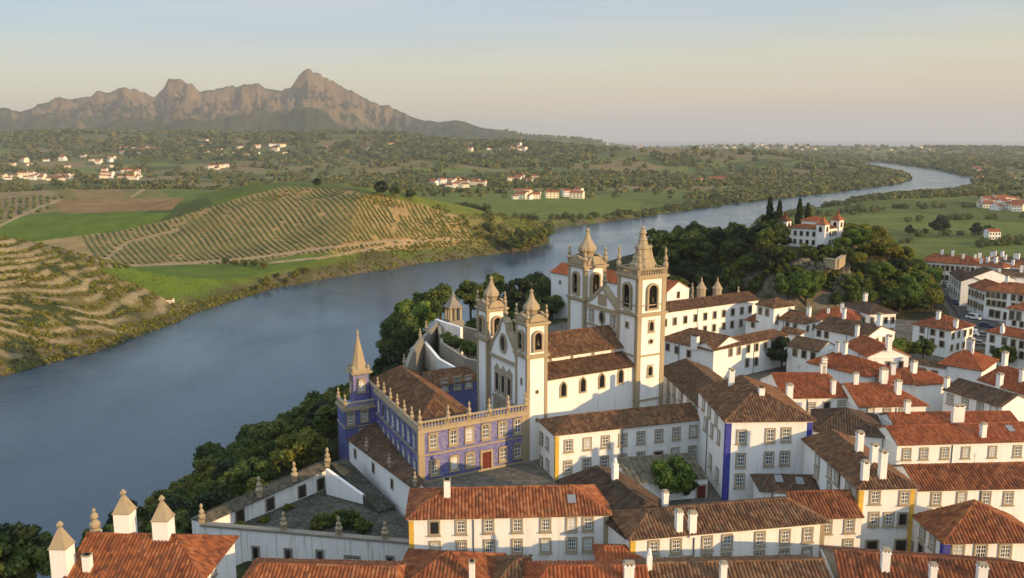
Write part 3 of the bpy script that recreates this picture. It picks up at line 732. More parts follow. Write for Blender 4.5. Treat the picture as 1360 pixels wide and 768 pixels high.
    for ch in chim:
        x, y = ch[0], ch[1]; best = None
        for pl in planes:
            n = (pl[1] - pl[0]).cross(pl[2] - pl[1]).normalized(); n = n if n.z > 0 else -n
            if ray(x, y).dot(n) > 0: continue
            p = ray_plane(x, y, pl[0], n)
            if bool(in_poly(np.array([p.x]), np.array([p.y]), [(v.x, v.y) for v in pl])[0]) and (best is None or p.y < best.y): best = p
        if best is None:
            p = ray_plane(x, y, R1, wv); s = min(max((p - R1).dot(ux), .5), max((R2 - R1).length - .5, .6)); best = R1 + ux * s + Vector((0, 0, .1))
        chimney(ro, best, ch[2] if len(ch) > 2 else 1.6, ch[3] if len(ch) > 3 else .75, ch[4] if len(ch) > 4 else .95, ang, ch[5] if len(ch) > 5 else 'slot')
    for (x, y) in sky:
        pl = planes[0]; n = (pl[1] - pl[0]).cross(pl[2] - pl[1]).normalized(); n = n if n.z > 0 else -n
        p = ray_plane(x, y, pl[0], n); v = n.cross(ux); v = v if v.z > 0 else -v
        sm = MB(); sm.box(p + n * .16, ux * .5, v * .65, n * .06); sk = sm.build('skylight', 'car_grey', ro)
        gm = MB(); gm.box(p + n * .215, ux * .42, v * .57, n * .012); gm.build('skylight_pane', 'glass', sk) if False else None
    th2 = dict(th=th, roof=ro, A=A, B=B, C=C, D=D, ux=ux, wv=wv, depth=depth, R1=R1, R2=R2, zr=zr)
    return th2
class Frame:
    """a local plan frame: a along u, b along v, heights in metres"""
    def __init__(s, o, u, v): s.o = Vector((o[0], o[1], 0)); s.u = Vector((*u, 0)).normalized(); s.v = Vector((*v, 0)).normalized()
    def __call__(s, a, b, z=0): return s.o + s.u * a + s.v * b + Vector((0, 0, z))
    def xy(s, a, b): p = s(a, b); return (p.x, p.y)
    def block(s, m, a0, a1, b0, b1, z0, z1, mi=0): m.prism([s.xy(a0, b0), s.xy(a1, b0), s.xy(a1, b1), s.xy(a0, b1)], z0, z1, mi, True, True)
def pinnacle(m, c, h, r, mi=0, n=8):
    """turned stone finial on a square pedestal"""
    m.lathe(c, [(r, 0), (r, h * .16), (r * 1.25, h * .18), (r * 1.25, h * .22)], 4, mi, pi / 4)
    m.lathe((c[0], c[1], c[2] + h * .22), [(r * .5, 0), (r * 1.15, h * .07), (r * 1.25, h * .15), (r * .9, h * .22), (r * .42, h * .27), (r * .85, h * .31), (r * .9, h * .38), (r * .5, h * .46), (r * .28, h * .54), (r * .58, h * .60), (r * .52, h * .68), (r * .06, h * .78)], n, mi)
def balustrade(m, p, q, h, mi=0, sp=.55):
    p, q = Vector(p), Vector(q); L = (q - p).length; d = (q - p) / L
    m.beam(p, q, .42, .16, mi); m.beam(p + Vector((0, 0, h - .18)), q + Vector((0, 0, h - .18)), .44, .18, mi)
    k = max(2, int(L / sp))
    for i in range(k): m.lathe(p + d * (L * (i + .5) / k) + Vector((0, 0, .16)), [(.10, 0), (.15, h * .18), (.07, h * .42), (.13, h * .66)], 6, mi)
# ------------------------------------------------------------------ houses of the old town
Y_, B_, S_ = 'yellow_trim', 'blue_trim', 'stone_light'
# --- front row, cut by the lower edge
house('low house with a long rust tiled roof in front of the weathered terrace wall', (296, 812), (534, 818), 4.8, (420, 752), hip=(.4, .3), roof='roof_rust', zb=-8)
house('house with a small hipped orange roof before the two storey one with yellow corner', (518, 793), (652, 800), 5.2, (588, 734), pitch=.5, hip=(1, 1), roof='roof_rust', zb=-8, chim=[(627, 771, 2.0, .6, .7, 'plain')])
house('low brown roofed house squeezed between the small hipped roof and the plain red roof', (640, 806), (704, 806), 4.6, (668, 745), hip=(1, .4), roof='roof_old')
house('house with plain red roof and broad slotted chimney at the bottom edge', (692, 812), (866, 812), 5.4, (780, 753), hip=(.6, 0), roof='roof_red', chim=[(835, 775, 1.9, 1.1, .8)])
house('small shed with a steep little red roof beside the long yellow cornered house', (798, 752), (852, 752), 4.2, (828, 727), hip=(.3, .8), roof='roof_red')
house('long low house with a mossy dark ridge and orange tiles at the bottom edge', (852, 806), (1116, 800), 5.2, (985, 747), hip=(0, 0), roof='roof_old', chim=[(862, 756, 1.5, .6, .6, 'round'), (960, 772, 1.7, .7, .7)])
house('house with a worn rust roof and three white chimneys in the bottom right corner', (1124, 806), (1400, 828), 5.2, (1240, 742), hip=(0, 0), roof='roof_rust',
      chim=[(1175, 757, 1.9, .9, .8), (1238, 772, 1.5, .7, .8), (1303, 772, 1.5, 1.0, .8)], wall='stone_light')
# --- second row
house('two storey white house with one yellow corner and a rust tiled hipped roof', (543, 688), (808, 682), 7, (675, 648), roof='roof_rust', trims=[(0, Y_), (1, S_)],
      wins=[(0, [577, 612.5, 649, 687, 724.6, 759, 780.7], 701, 693), (0, [578, 613, 650, 687, 724.6, 759, 780.5], 728, 722.5)], chim=[(594, 659, 2.0, .85, .85, 'plain')], sky=[(759, 664)])
house('dark brown roofed house standing at an angle behind the yellow cornered houses', (742, 640), (832, 712), 6.0, (842, 655), pitch=.5, hip=(.5, .6), roof='roof_dark', chim=[(815, 712, 2.0, .7, .8, 'round')])
house('long white house with yellow left corner and two white chimneys on the front roof slope', (838, 715), (1096, 692), 6.6, (960, 670), roof='roof_old', trims=[(0, Y_), (1, S_)],
      wins=[(0, [868, 898, 939, 965.4, 1009, 1042.5, 1072.6], 727.6, 710), (0, [912.5, 938, 964, 1008, 1041, 1071], 748, 736)], chim=[(883, 674, 1.7, .7, .8), (901, 704, 2.0, .8, .9), (919, 706, 2.0, .9, .8)])
house('small white house with a dark doorway squeezed left of the tall yellow trimmed house', (1060, 688), (1145, 685), 6.4, (1110, 653), hip=(0, 0), roof='roof_rust',
      wins=[(0, [1098, 1128], 697, 697), (0, [1126], 724, 724, .9, 1.3), (0, [1099], 727, 727, 1.0, 2.2, 'door')], zfl=0)
house('low annex with a patched dark roof in front of the blue cornered tall block', (1012, 651), (1098, 653), 4.2, (1050, 632), hip=(.6, 0), roof='roof_dark', sky=[(1034, 637), (1062, 640)], wins=[(0, [1030], 662, 662, .7, 1.3)])
h_yel = house('tall three storey house with yellow corners, two dark doorways and a long left wing', (1069, 584), (1142, 648), 9.2, br=(1218, 648), pitch=.45, hip=(.3, 1), roof='roof_old', trims=[(1, Y_), (2, Y_)],
      wins=[(1, [1162, 1201], 660, 661), (1, [1160.4, 1180, 1198.6], 689, 689.5), (1, [1158, 1196.4], 720, 720, 1.25, 2.4, 'door'), (0, [1087, 1103, 1112, 1127, 1135], 600, 652), (0, [1085, 1102, 1125], 626, 680)],
      chim=[(1148, 637, 2.0, .8, .9), (1171, 634, 3.0, .85, .9), (1212, 640, 2.0, .8, .9), (1142, 582, 2.2, .9, .9)], zfl=0)
house('white house with a half rust, half red roof joined to the tall yellow trimmed house', (1219, 650), (1400, 646), 7, (1290, 617), hip=(0, 0), roof='roof_rust',
      wins=[(0, [1243, 1277, 1309, 1339], 662, 661.5)], wall='whitewash')
house('white house with a bright blue front corner and steep hipped roof near the lower right', (1217, 686), (1254, 719), 5.8, br=(1385, 718), pitch=.5, hip=(.5, 1), roof='roof_rust', trims=[(1, B_)],
      wins=[(1, [1272, 1302, 1334.5], 732, 732, 1.15, 1.5), (0, [1226, 1239], 705, 718), (0, [1223], 735, 735, 1.0, 2.1, 'door')])
# --- third row
house('long white house with a bright red roof and a plain white left gable', (1192, 590), (1400, 584), 6.4, (1270, 564), hip=(0, 0), roof='roof_red', trims=[],
      wins=[(0, [1204, 1227, 1254.7, 1282.5, 1318, 1351], 603, 599)], chim=[(1305, 580, 1.7, .8, .8)], sky=[(1341, 570)])
house('low red roofed house with a broad slotted chimney behind the long red roof', (1186, 562), (1350, 560), 6.8, (1270, 548), hip=(0, 0), roof='roof_red', chim=[(1271, 562, 2.6, 2.0, .9), (1203, 564, 1.6, .9, .8)])
house('white house with a dark mossy hipped roof behind the tall blue cornered block', (1084, 572), (1172, 580), 6.2, (1120, 543), hip=(.9, 1), roof='roof_dark', wins=[(0, [1100, 1120], 588, 590)])
house('red roofed house with three chimneys right of the tall blue cornered block', (1040, 528), (1133, 527), 7, (1085, 496), hip=(0, .4), roof='roof_red',
      wins=[(0, [1078, 1098, 1117], 541, 538.5)], chim=[(1048, 528, 2.0, 1.1, 1.0), (1106, 523, 2.2, .75, .9), (1106, 493, 2.0, .7, .8), (1121, 500, 2.5, .9, .8), (1092, 493, 1.4, .9, .8)])
house('white house with a red hipped roof and a large chimney on its right corner', (1140, 540), (1230, 538), 6.6, (1180, 509), hip=(0, .8), roof='roof_red',
      wins=[(0, [1156, 1178, 1199], 548, 546)], chim=[(1192, 523, 2.0, 1.0, 1.0), (1234, 514, 2.0, .9, .9), (1232, 537, 2.2, 1.2, 1.0), (1136, 510, 1.6, .9, .8)])
house('white house with a dark brown roof and a bright lit gable on the right edge', (1254, 517), (1331, 540), 6.4, (1300, 511), pitch=.4, hip=(0, 0), roof='roof_dark',
      wins=[(0, [1262, 1282, 1302, 1320], 530, 542)], chim=[(1257, 515, 1.6, .8, .8)])
house('house with a bright red roof and two white chimneys at the right edge', (1300, 504), (1400, 536), 6.2, (1345, 490), hip=(0, 0), roof='roof_red', chim=[(1327, 513, 2.0, 1.0, .9), (1297, 512, 2.3, .9, .9), (1357, 507, 2, .8, .9)])
house('white house with a wide red hipped roof below the two storey white cube', (1248, 483), (1304, 492), 5.8, (1290, 466), pitch=.42, hip=(.8, 1), roof='roof_red', chim=[(1277, 466, 1.9, .9, .9), (1315, 468, 1.8, 1.6, .9), (1291, 470, 1.2, .5, .5, 'round'), (1277, 507, 2.2, .8, .8)])
house('two storey white cube of a house with a red pyramid roof beside the street', (1213, 430), (1262, 439), 6.6, br=(1288, 431), pitch=.42, hip=(1, 1), roof='roof_rust',
      wins=[(0, [1225, 1239, 1251], 438, 444, .9, 1.3), (0, [1224, 1238, 1251], 450, 457, .9, 1.3), (1, 4, 5.1, 0, .8, 1.3), (1, 4, 2.3, 0, .8, 1.3)], chim=[(1246, 424, 1.6, .9, .9), (1269, 435, 1.6, 1.0, .9)], winframe='stone_light', wd=False, zb=-2, spacing=.55)
house('long low white building with a brown roof running across behind the rooftops', (1177, 477), (1256, 489), 5.2, (1215, 477), pitch=.35, hip=(0, 0), roof='roof_dark', wins=[(0, [1187, 1206, 1223, 1241], 486, 497, .9, 1.3)], wd=False)
house('narrow house with a bright red gable roof and a lit right wall', (1121, 457), (1153, 474), 7.4, (1160, 452), pitch=.42, hip=(0, 0), roof='roof_red', wins=[(1, 3, 5.6, 0, .8, 1.4)], wd=False, chim=[(1180, 462, 2.2, 1.1, 1.0)])
house('red hipped roof house in front of the narrow red gable roof', (1074, 481), (1152, 500), 6.0, (1125, 472), pitch=.42, hip=(.6, 1), roof='roof_red', chim=[(1106, 492, 1.8, .7, .7), (1120, 498, 2.2, .8, .9)])
house('white house with dark roof and small window row left of a red hip', (1046, 459), (1088, 467), 6.2, (1075, 450), pitch=.4, hip=(0, 0), roof='roof_dark', wins=[(0, [1056, 1068, 1080], 467, 473, .9, 1.5)], wd=False)
house('house with a broad dark mossy roof and lit right end amid the rooftops', (1082, 435), (1150, 449), 6.6, (1135, 427), pitch=.34, hip=(0, 0), roof='roof_dark', wins=[(0, [1088, 1098], 441, 443, .9, 1.4), (1, 4, 5.2, 0, .8, 1.3)], wd=False, chim=[(1119, 450, 2.2, .8, .8), (1138, 447, 2.2, .8, .8), (1178, 452, 2.4, 1.1, 1.0)])
house('small house with a bright red roof below the rock of the castle', (1084, 421), (1138, 426), 6.2, (1112, 409), pitch=.4, hip=(.8, .8), roof='roof_red', chim=[(1100, 416, 1.3, .7, .7, 'plain'), (1118, 415, 2.0, .8, .8)], wd=False)
house('two storey house with brown hipped roof and sunny right wall below the rock', (1120, 405), (1155, 417), 7.4, (1150, 401), pitch=.42, hip=(1, 1), roof='roof_dark', wins=[(1, 4, 5.6, 0, .8, 1.4), (1, 4, 2.8, 0, .8, 1.4), (0, 3, 5.4, 0, .8, 1.3)], wd=False, chim=[(1147, 417, 1.8, 1.0, .9)])
house('small white house with a brown hipped roof and a white chimney beside the convent pavilion', (1019, 421), (1068, 430), 6.6, (1040, 410), pitch=.42, hip=(.7, 1), roof='roof_old', wins=[(0, [1029, 1046, 1056], 428, 434, .8, 1.4), (1, 3, 5.2, 0, .8, 1.3)], wd=False, chim=[(1074, 420, 2.0, 1.0, .9)])
house('little outbuilding with a reddish roof in the convent yard', (991, 425), (1016, 428), 5.2, (1003, 417), pitch=.42, hip=(.5, 0), roof='roof_rust', wins=[(0, [1000, 1011], 431, 434, .7, 1.2)], wd=False)
house('white connecting wing with a tiny brown roof beside the dark roofed house', (1037, 441), (1062, 444), 7.0, (1050, 436), pitch=.4, hip=(0, .8), roof='roof_old', wd=False)
# --- far right, along the street
house('long white building with a dark red roof at the far edge of town', (1224, 347), (1296, 352), 8.4, (1262, 339), pitch=.45, hip=(.6, .5), roof='roof_rust',
      wins=[(0, 11, 6.6, 0, .9, 1.6), (0, 11, 3.3, 0, .9, 1.6)], wd=False, chim=[(1251, 338, 1.8, .9, .9, 'plain'), (1265, 340, 2.0, .9, .9, 'plain'), (1279, 343, 1.6, .9, .9, 'plain')], winframe='stone_light', spacing=.6, group='houses along the sloping street')
house('narrow grey white house with a brown roof at the far end of the street row', (1262, 362), (1277, 374), 8.4, (1281, 361), pitch=.42, hip=(0, 0), roof='roof_dark', wins=[(0, 5, 6.6, 0, .8, 1.4), (0, 5, 3.6, 0, .8, 1.4)], wd=False, winframe='stone_light', spacing=.6, group='houses along the sloping street')
house('house with a broad white gable and a dark roof facing the parked cars', (1276, 366), (1287, 370), 9.2, (1312, 357), pitch=.4, hip=(0, 0), roof='roof_dark', wins=[(0, 2, 7, 0, .8, 1.4), (0, 2, 4, 0, .8, 1.4)], wd=False, winframe='stone_light', spacing=.6, group='houses along the sloping street')
house('row house with a dark red roof and many shutters halfway along the street', (1287, 379), (1309, 387), 8.4, (1318, 374), pitch=.42, hip=(0, 0), roof='roof_rust', wins=[(0, 6, 6.6, 0, .8, 1.4), (0, 6, 3.6, 0, .8, 1.4)], wd=False, winframe='stone_light', spacing=.6, group='houses along the sloping street')
house('large white corner house with three rows of windows beside the street', (1309, 385), (1400, 396), 9.2, (1345, 376), pitch=.4, hip=(.6, 0), roof='roof_rust', wins=[(0, [1312.5, 1319, 1326, 1334, 1346, 1356], 391, 396, .9, 1.5), (0, [1313, 1320, 1327, 1333, 1346, 1356], 402, 408, .9, 1.5), (0, [1317, 1325, 1336], 416, 420, 1.1, 1.9)], wd=False, winframe='stone_light', chim=[(1313, 380, 1.7, .9, .9, 'plain')], spacing=.6, group='houses along the sloping street')
house('white house with a small red roof at the right edge beside the road', (1338, 409), (1400, 418), 7.0, (1362, 402), pitch=.42, hip=(.8, 0), roof='roof_rust', wins=[(0, [1344, 1353], 419, 420, 1.0, 2.2), (0, [1347, 1357], 429, 431, .8, 1.3)], wd=False, winframe='stone_light', spacing=.6, group='houses along the sloping street')
house('white two storey house with a red roof below the street on the right edge', (1311, 440), (1400, 458), 7.2, (1345, 436), pitch=.4, hip=(.7, 0), roof='roof_red', wins=[(0, [1318, 1334, 1346, 1357], 450, 458, .9, 1.5), (0, [1318, 1334, 1346, 1357], 464, 472, .9, 1.5)], wd=False, chim=[(1331, 443, 1.5, .8, .8, 'round')], spacing=.55, group='houses along the sloping street')
far = [((1298, 352), (1330, 356), (1312, 347), 'roof_rust', 'white house behind the long building at the far edge of town'), ((1330, 347), (1362, 350), (1345, 342), 'roof_dark', 'low house with a dark roof nearest the green fields on the right'),
       ((1340, 354), (1400, 360), (1362, 348), 'roof_rust', 'white house with a wide roof at the right edge of the far quarter'), ((1322, 366), (1400, 371), (1355, 359), 'roof_dark', 'long roofed house behind the broad white gable'),
       ((1312, 343), (1332, 345), (1321, 339), 'roof_rust', 'tiny white house at the top of the far quarter'), ((1290, 346), (1308, 347), (1300, 341), 'roof_red', 'small red roofed house just behind the long far building')]
for i, (a, b, r, rf, lb) in enumerate(far):
    house(lb, a, b, 8.2 if i != 3 else 9.0, r, pitch=.42, hip=(.5, .3), roof=rf, wins=[(0, 4, 6.4, 0, .9, 1.5), (0, 4, 3.4, 0, .9, 1.5)], wd=False, winframe='stone_light', tiles=False,
          chim=[((a[0] + b[0]) / 2 + random.uniform(-9, 9), r[1] + 2, 2.0, 1.0, .9, 'plain'), ((a[0] + b[0]) / 2 + random.uniform(-9, 9), r[1] + 1, 1.8, 1.0, .9, 'plain'), (a[0] + 5, a[1] - 2, 1.8, .9, .9, 'plain')], group='houses of the far quarter')
# --- left front house with three spired chimney towers
hl = house('white house with an orange roof and three white chimney towers under stone pyramids', (88, 764), (268, 768), 6.0, (196, 711), pitch=.5, hip=(0, 1), roof='roof_rust', zb=-8, chim=[(117, 757, 1.6, .9, .8, 'plain')],
           wins=[(1, [283], 757, 757, .8, .7), (0, [224], 771, 771, 1.2, .9)])
def chimney_tower(roof, base, w, zt, zp, ang):
    m = MB(); u = Vector((cos(ang), sin(ang), 0)); v = Vector((-sin(ang), cos(ang), 0)); z0 = base.z
    m.box((base.x, base.y, (z0 + zt) / 2), u * w / 2, v * w / 2, (0, 0, (zt - z0) / 2), 0)
    m.lathe((base.x, base.y, zt), [(w * .5 + .10, -.02), (w * .5 + .10, .10), (w * .5 + .02, .14), (.13, zp - zt - .25), (.13, zp - zt - .2), (.26, zp - zt - .02), (.2, zp - zt + .18), (.04, zp - zt + .45)], 4, 1, ang + pi / 4, True)
    m.build('chimney_tower', ['whitewash', 'stone_light'], roof)
ang = atan2(hl['ux'].y, hl['ux'].x)
for (px, py, zt_px, zp_px, zb_) in ((85, 758, 725, 697.5, 6.2), (167.5, 706, 679, 655, hl['zr']), (218, 711, 688.5, 663, hl['zr'])):
    b_ = P(px, py, zb_); n = Vector((0, 1, 0)); zt_ = ray_plane(px, zt_px, b_, n).z; zp_ = ray_plane(px, zp_px, b_, n).z
    b_.z -= 2.2; chimney_tower(hl['roof'], b_, 1.7, zt_, zp_, ang)
house('small tiled porch in front of the house with three chimney towers', (150, 790), (196, 772), 5.0, (188, 741), pitch=.42, hip=(0, .3), roof='roof_rust')

house('low house with a plain red roof wedged behind the large cornered chimney house', (1170, 507), (1216, 510), 5.6, (1196, 492), pitch=.42, hip=(.4, .4), roof='roof_red', chim=[(1186, 497, 1.8, .9, .9), (1176, 505, 1.5, .9, .9)])
house('red roofed house in the tight gap left of the dark roof with lit gable', (1218, 511), (1262, 508), 5.8, (1240, 494), pitch=.42, hip=(.3, .6), roof='roof_red', chim=[(1213, 492, 1.9, 1.0, .9)])
house('small tan roofed house below the long low white building', (1196, 498), (1236, 500), 4.6, (1214, 490), pitch=.4, hip=(.4, .3), roof='roof_rust')
# ------------------------------------------------------------------ blue tiled palace
def strip_on(m, p, q, nn, z, h, k, mi=0):
    """projecting band along a wall from p to q"""
    p, q = Vector((p.x, p.y, z)), Vector((q.x, q.y, z)); d = (q - p).normalized(); m.box((p + q) / 2 + Vector(nn) * k / 2 + Vector((0, 0, h / 2)), (q - p) / 2 + d * (k - .004), Vector(nn) * (k / 2 + .01), (0, 0, h / 2), mi)
def roof_on(th, A, B, C, D, ze, pitch, hip, mat, over=.3, name='roof', sp=.40):
    """hipped or gabled roof on four plan corners; ridge parallel to A-B"""
    A, B, C, D = [Vector((p.x, p.y, ze)) for p in (A, B, C, D)]
    ux = (B - A); L = ux.length; ux = ux / L; wv = (D - A); dp = wv.length; wv = wv / dp; dz = Vector((0, 0, pitch * over - .1))
    R1, R2 = (A + D) / 2, (B + C) / 2; R1.z = R2.z = ze + pitch * dp / 2 + .1
    h = [min(x * dp / 2, L * .48) for x in hip]; R1 += ux * (h[0] if h[0] else -.15); R2 -= ux * (h[1] if h[1] else -.15)
    o1, o2 = (over if h[0] else .15), (over if h[1] else .15)
    a, b, c, d = A - ux * o1 - wv * over - dz, B + ux * o2 - wv * over - dz, C + ux * o2 + wv * over - dz, D - ux * o1 + wv * over - dz
    m = MB()
    for pl in [[a, b, R2, R1], [c, d, R1, R2]] + ([[b, c, R2]] if h[1] else []) + ([[d, a, R1]] if h[0] else []): tile_plane(m, pl, True, sp)
    ridge_cap(m, R1, R2)
    if h[1]: ridge_cap(m, b, R2); ridge_cap(m, c, R2)
    if h[0]: ridge_cap(m, a, R1); ridge_cap(m, d, R1)
    return m.build(name, [mat, 'stone_grey'], th), R1, R2
C0 = P(558, 643, 0)
fp = Frame(C0, (.87, .494), (-.42, .907)); PU, PV = fp.u, fp.v
th = empty('tiled_palace', fp(0, 0)); tag(th, 'palace covered in blue patterned tiles with a stone balustrade and pinnacles', 'palace')
ZC = 8.2
nF = Vector((PU.y, -PU.x, 0)); nL = Vector((-PV.y, PV.x, 0))      # outward normals of the sunny front and the river side
m = MB()
fp.block(m, 0, 18.2, 0, 3.2, -.5, ZC); m.build('wall', 'azulejo', th); m = MB()
fp.block(m, 9, 19.5, 22, 29, -.5, 7.6); m.build('back_wall', 'azulejo_shaded', th); m = MB()
fp.block(m, -5.5, -.02, 23, 28, -8, 5.5); m.build('pavilion_wall', 'azulejo_shaded', th)
m = MB(); m.prism([fp.xy(.02, 3.2), fp.xy(10, 3.2), fp.xy(10, 29), fp.xy(.02, 29)], -.5, ZC); m.build('river_wing_wall', 'azulejo_shaded', th)
r_, _, _ = roof_on(th, fp(.6, 29), fp(.6, 2.2), fp(10, 2.2), fp(10, 29), ZC + .05, .62, (.9, 1.0), 'roof_old', .1)
roof_on(th, fp(9.6, 22), fp(19.5, 22), fp(19.5, 29), fp(9.6, 29), 7.6, .45, (0, .3), 'roof_old', .3)
tr = MB()
for a0, a1, z, h, k in ((0, 18.2, ZC - .45, .55, .28), (0, 18.2, 4.15, .20, .12), (0, 18.2, -.3, .62, .10)): strip_on(tr, fp(a0, 0), fp(a1, 0), nF, z, h, k); tr.build('cornice', 'stone_light', th); tr = MB()
for z, h, k in ((ZC - .45, .55, .26), (4.15, .26, .12), (-.3, .7, .08)): strip_on(tr, fp(0, 0), fp(0, 23), nL, z, h, k); tr.build('cornice', 'stone', th); tr = MB()
for z, h, k in ((5.2, .4, .3), (2.2, .22, .12)): strip_on(tr, fp(-5.5, 23), fp(0, 23), nF, z, h, k); tr.build('cornice', 'stone', th); tr = MB(); strip_on(tr, fp(-5.5, 23), fp(-5.5, 28), nL, z, h, k); tr.build('cornice', 'stone', th); tr = MB()
for (a, b) in ((.31, .31), (17.9, .05)):
    m = MB(); w_ = .5 if a < 1 or a > 17 else .28
    m.box(fp(a, b, ZC / 2 - .3), PU * w_, PV * (.36 if a < 1 else .08), (0, 0, ZC / 2 - .2)); m.build('pilaster', 'stone_light', th)
m = MB(); balustrade(m, fp(.25, .12, ZC + .1), fp(18.1, .12, ZC + .1), 1.15, 0, .52); m.build('balustrade', 'stone_light', th)
m = MB(); balustrade(m, fp(-5.4, 23.1, 5.6), fp(-.1, 23.1, 5.6), 1.0, 0, .5); balustrade(m, fp(-5.4, 23.2, 5.6), fp(-5.4, 27.9, 5.6), 1.0, 0, .5); m.build('balustrade', 'stone', th)
m = MB(); m.beam(fp(.15, .3, ZC + .1), fp(.15, 28.5, ZC + .1), .4, .42); m.build('parapet', 'stone', th)
for a in (.15, 4.7, 8.2, 11.6, 14.9, 18.0):
    m = MB(); pinnacle(m, fp(a, .1, ZC + .1), 3.1, .34); m.build('pinnacle', 'stone_light', th)
for b in (3.6, 7.2, 10.8, 14.4, 18.0, 21.6):
    m = MB(); pinnacle(m, fp(.1, b, ZC + .2), 2.5, .27); m.build('pinnacle', 'stone_light', th)
for a, b in ((-5.3, 23.1), (-5.3, 27.8)):
    m = MB(); pinnacle(m, fp(a, b, 5.6), 2.6, .3); m.build('pinnacle', 'stone_light', th)
def facade_windows(th, pts, o, nn, w, h, kind, frame, depth=.16, fw=.26, **kw):
    for x, y in pts:
        p = ray_plane(x, y, Vector(o), Vector(nn)); add_window(th, p, nn, w, h, kind, frame, depth, fw, **kw)
facade_windows(th, [(575, 586), (602, 580.5), (623, 577), (645, 573), (667, 569.5), (687, 566)], fp(0, 0), nF, 1.15, 2.1, 'segment', 'stone_light', .18, .23)
facade_windows(th, [(577, 621), (603, 614.5), (624, 610.5), (668, 603), (687, 598.5)], fp(0, 0), nF, 1.1, 1.95, 'segment', 'stone_light', .18, .23)
facade_windows(th, [(646, 612.5)], fp(0, 0), nF, 1.5, 3.0, 'door', 'stone_light', .2, .35, pane='door_red')
for z_ in (6.0, 2.0):
    for k in range(8): add_window(th, fp(-.02, 2.2 + k * 2.65, z_), nL, 1.0, 2.1, 'segment', 'stone_blue', .10, .13)
facade_windows(th, [(466, 556), (484, 552)], fp(0, 23), nF, .95, 1.7, 'segment', 'stone_light', .14, .25)
facade_windows(th, [(481, 575)], fp(0, 23), nF, .8, 1.4, 'rect', 'stone_light', .12, .2)
facade_windows(th, [(590, 512), (607, 509), (622, 507)], fp(9, 22), nF, 1.05, 1.9, 'segment', 'stone_light', .12, .24)
# slim clock tower at the river corner
m = MB(); fp.block(m, -2.95, -.15, 26.3, 29.1, -6, 10.2); m.build('tower_wall', 'azulejo', th)
m = MB(); c = fp(-1.55, 27.7, 10.2); an = atan2(PU.y, PU.x) + pi / 4
m.lathe(c, [(1.5, 0), (1.85, .25), (1.85, .5), (1.5, .55), (1.5, 1.0)], 4, 0, an, True)
m.lathe(c + Vector((0, 0, 1.0)), [(1.7, 0), (1.35, .25), (.95, 1.8), (.45, 4.2), (.14, 5.6), (.14, 5.7), (.26, 5.9), (.2, 6.1), (.03, 6.8)], 8, 0, an + pi / 8)
m.build('spire', 'stone_light', th)
m = MB()
for da, db in ((-1.35, -1.35), (1.35, -1.35), (-1.35, 1.35), (1.35, 1.35)): m.lathe(fp(-1.55 + da, 27.7 + db, 10.7), [(.2, 0), (.2, .5), (.28, .7), (.06, 1.2)], 6)
m.build('pinnacle', 'stone_light', th)
add_window(th, fp(-1.55, 26.27, 8.3), nF, 1.1, 1.9, 'arch', 'stone_light', .14, .25)
add_window(th, fp(-2.98, 27.7, 8.3), nL, 1.0, 1.9, 'arch', 'stone_light', .14, .25)
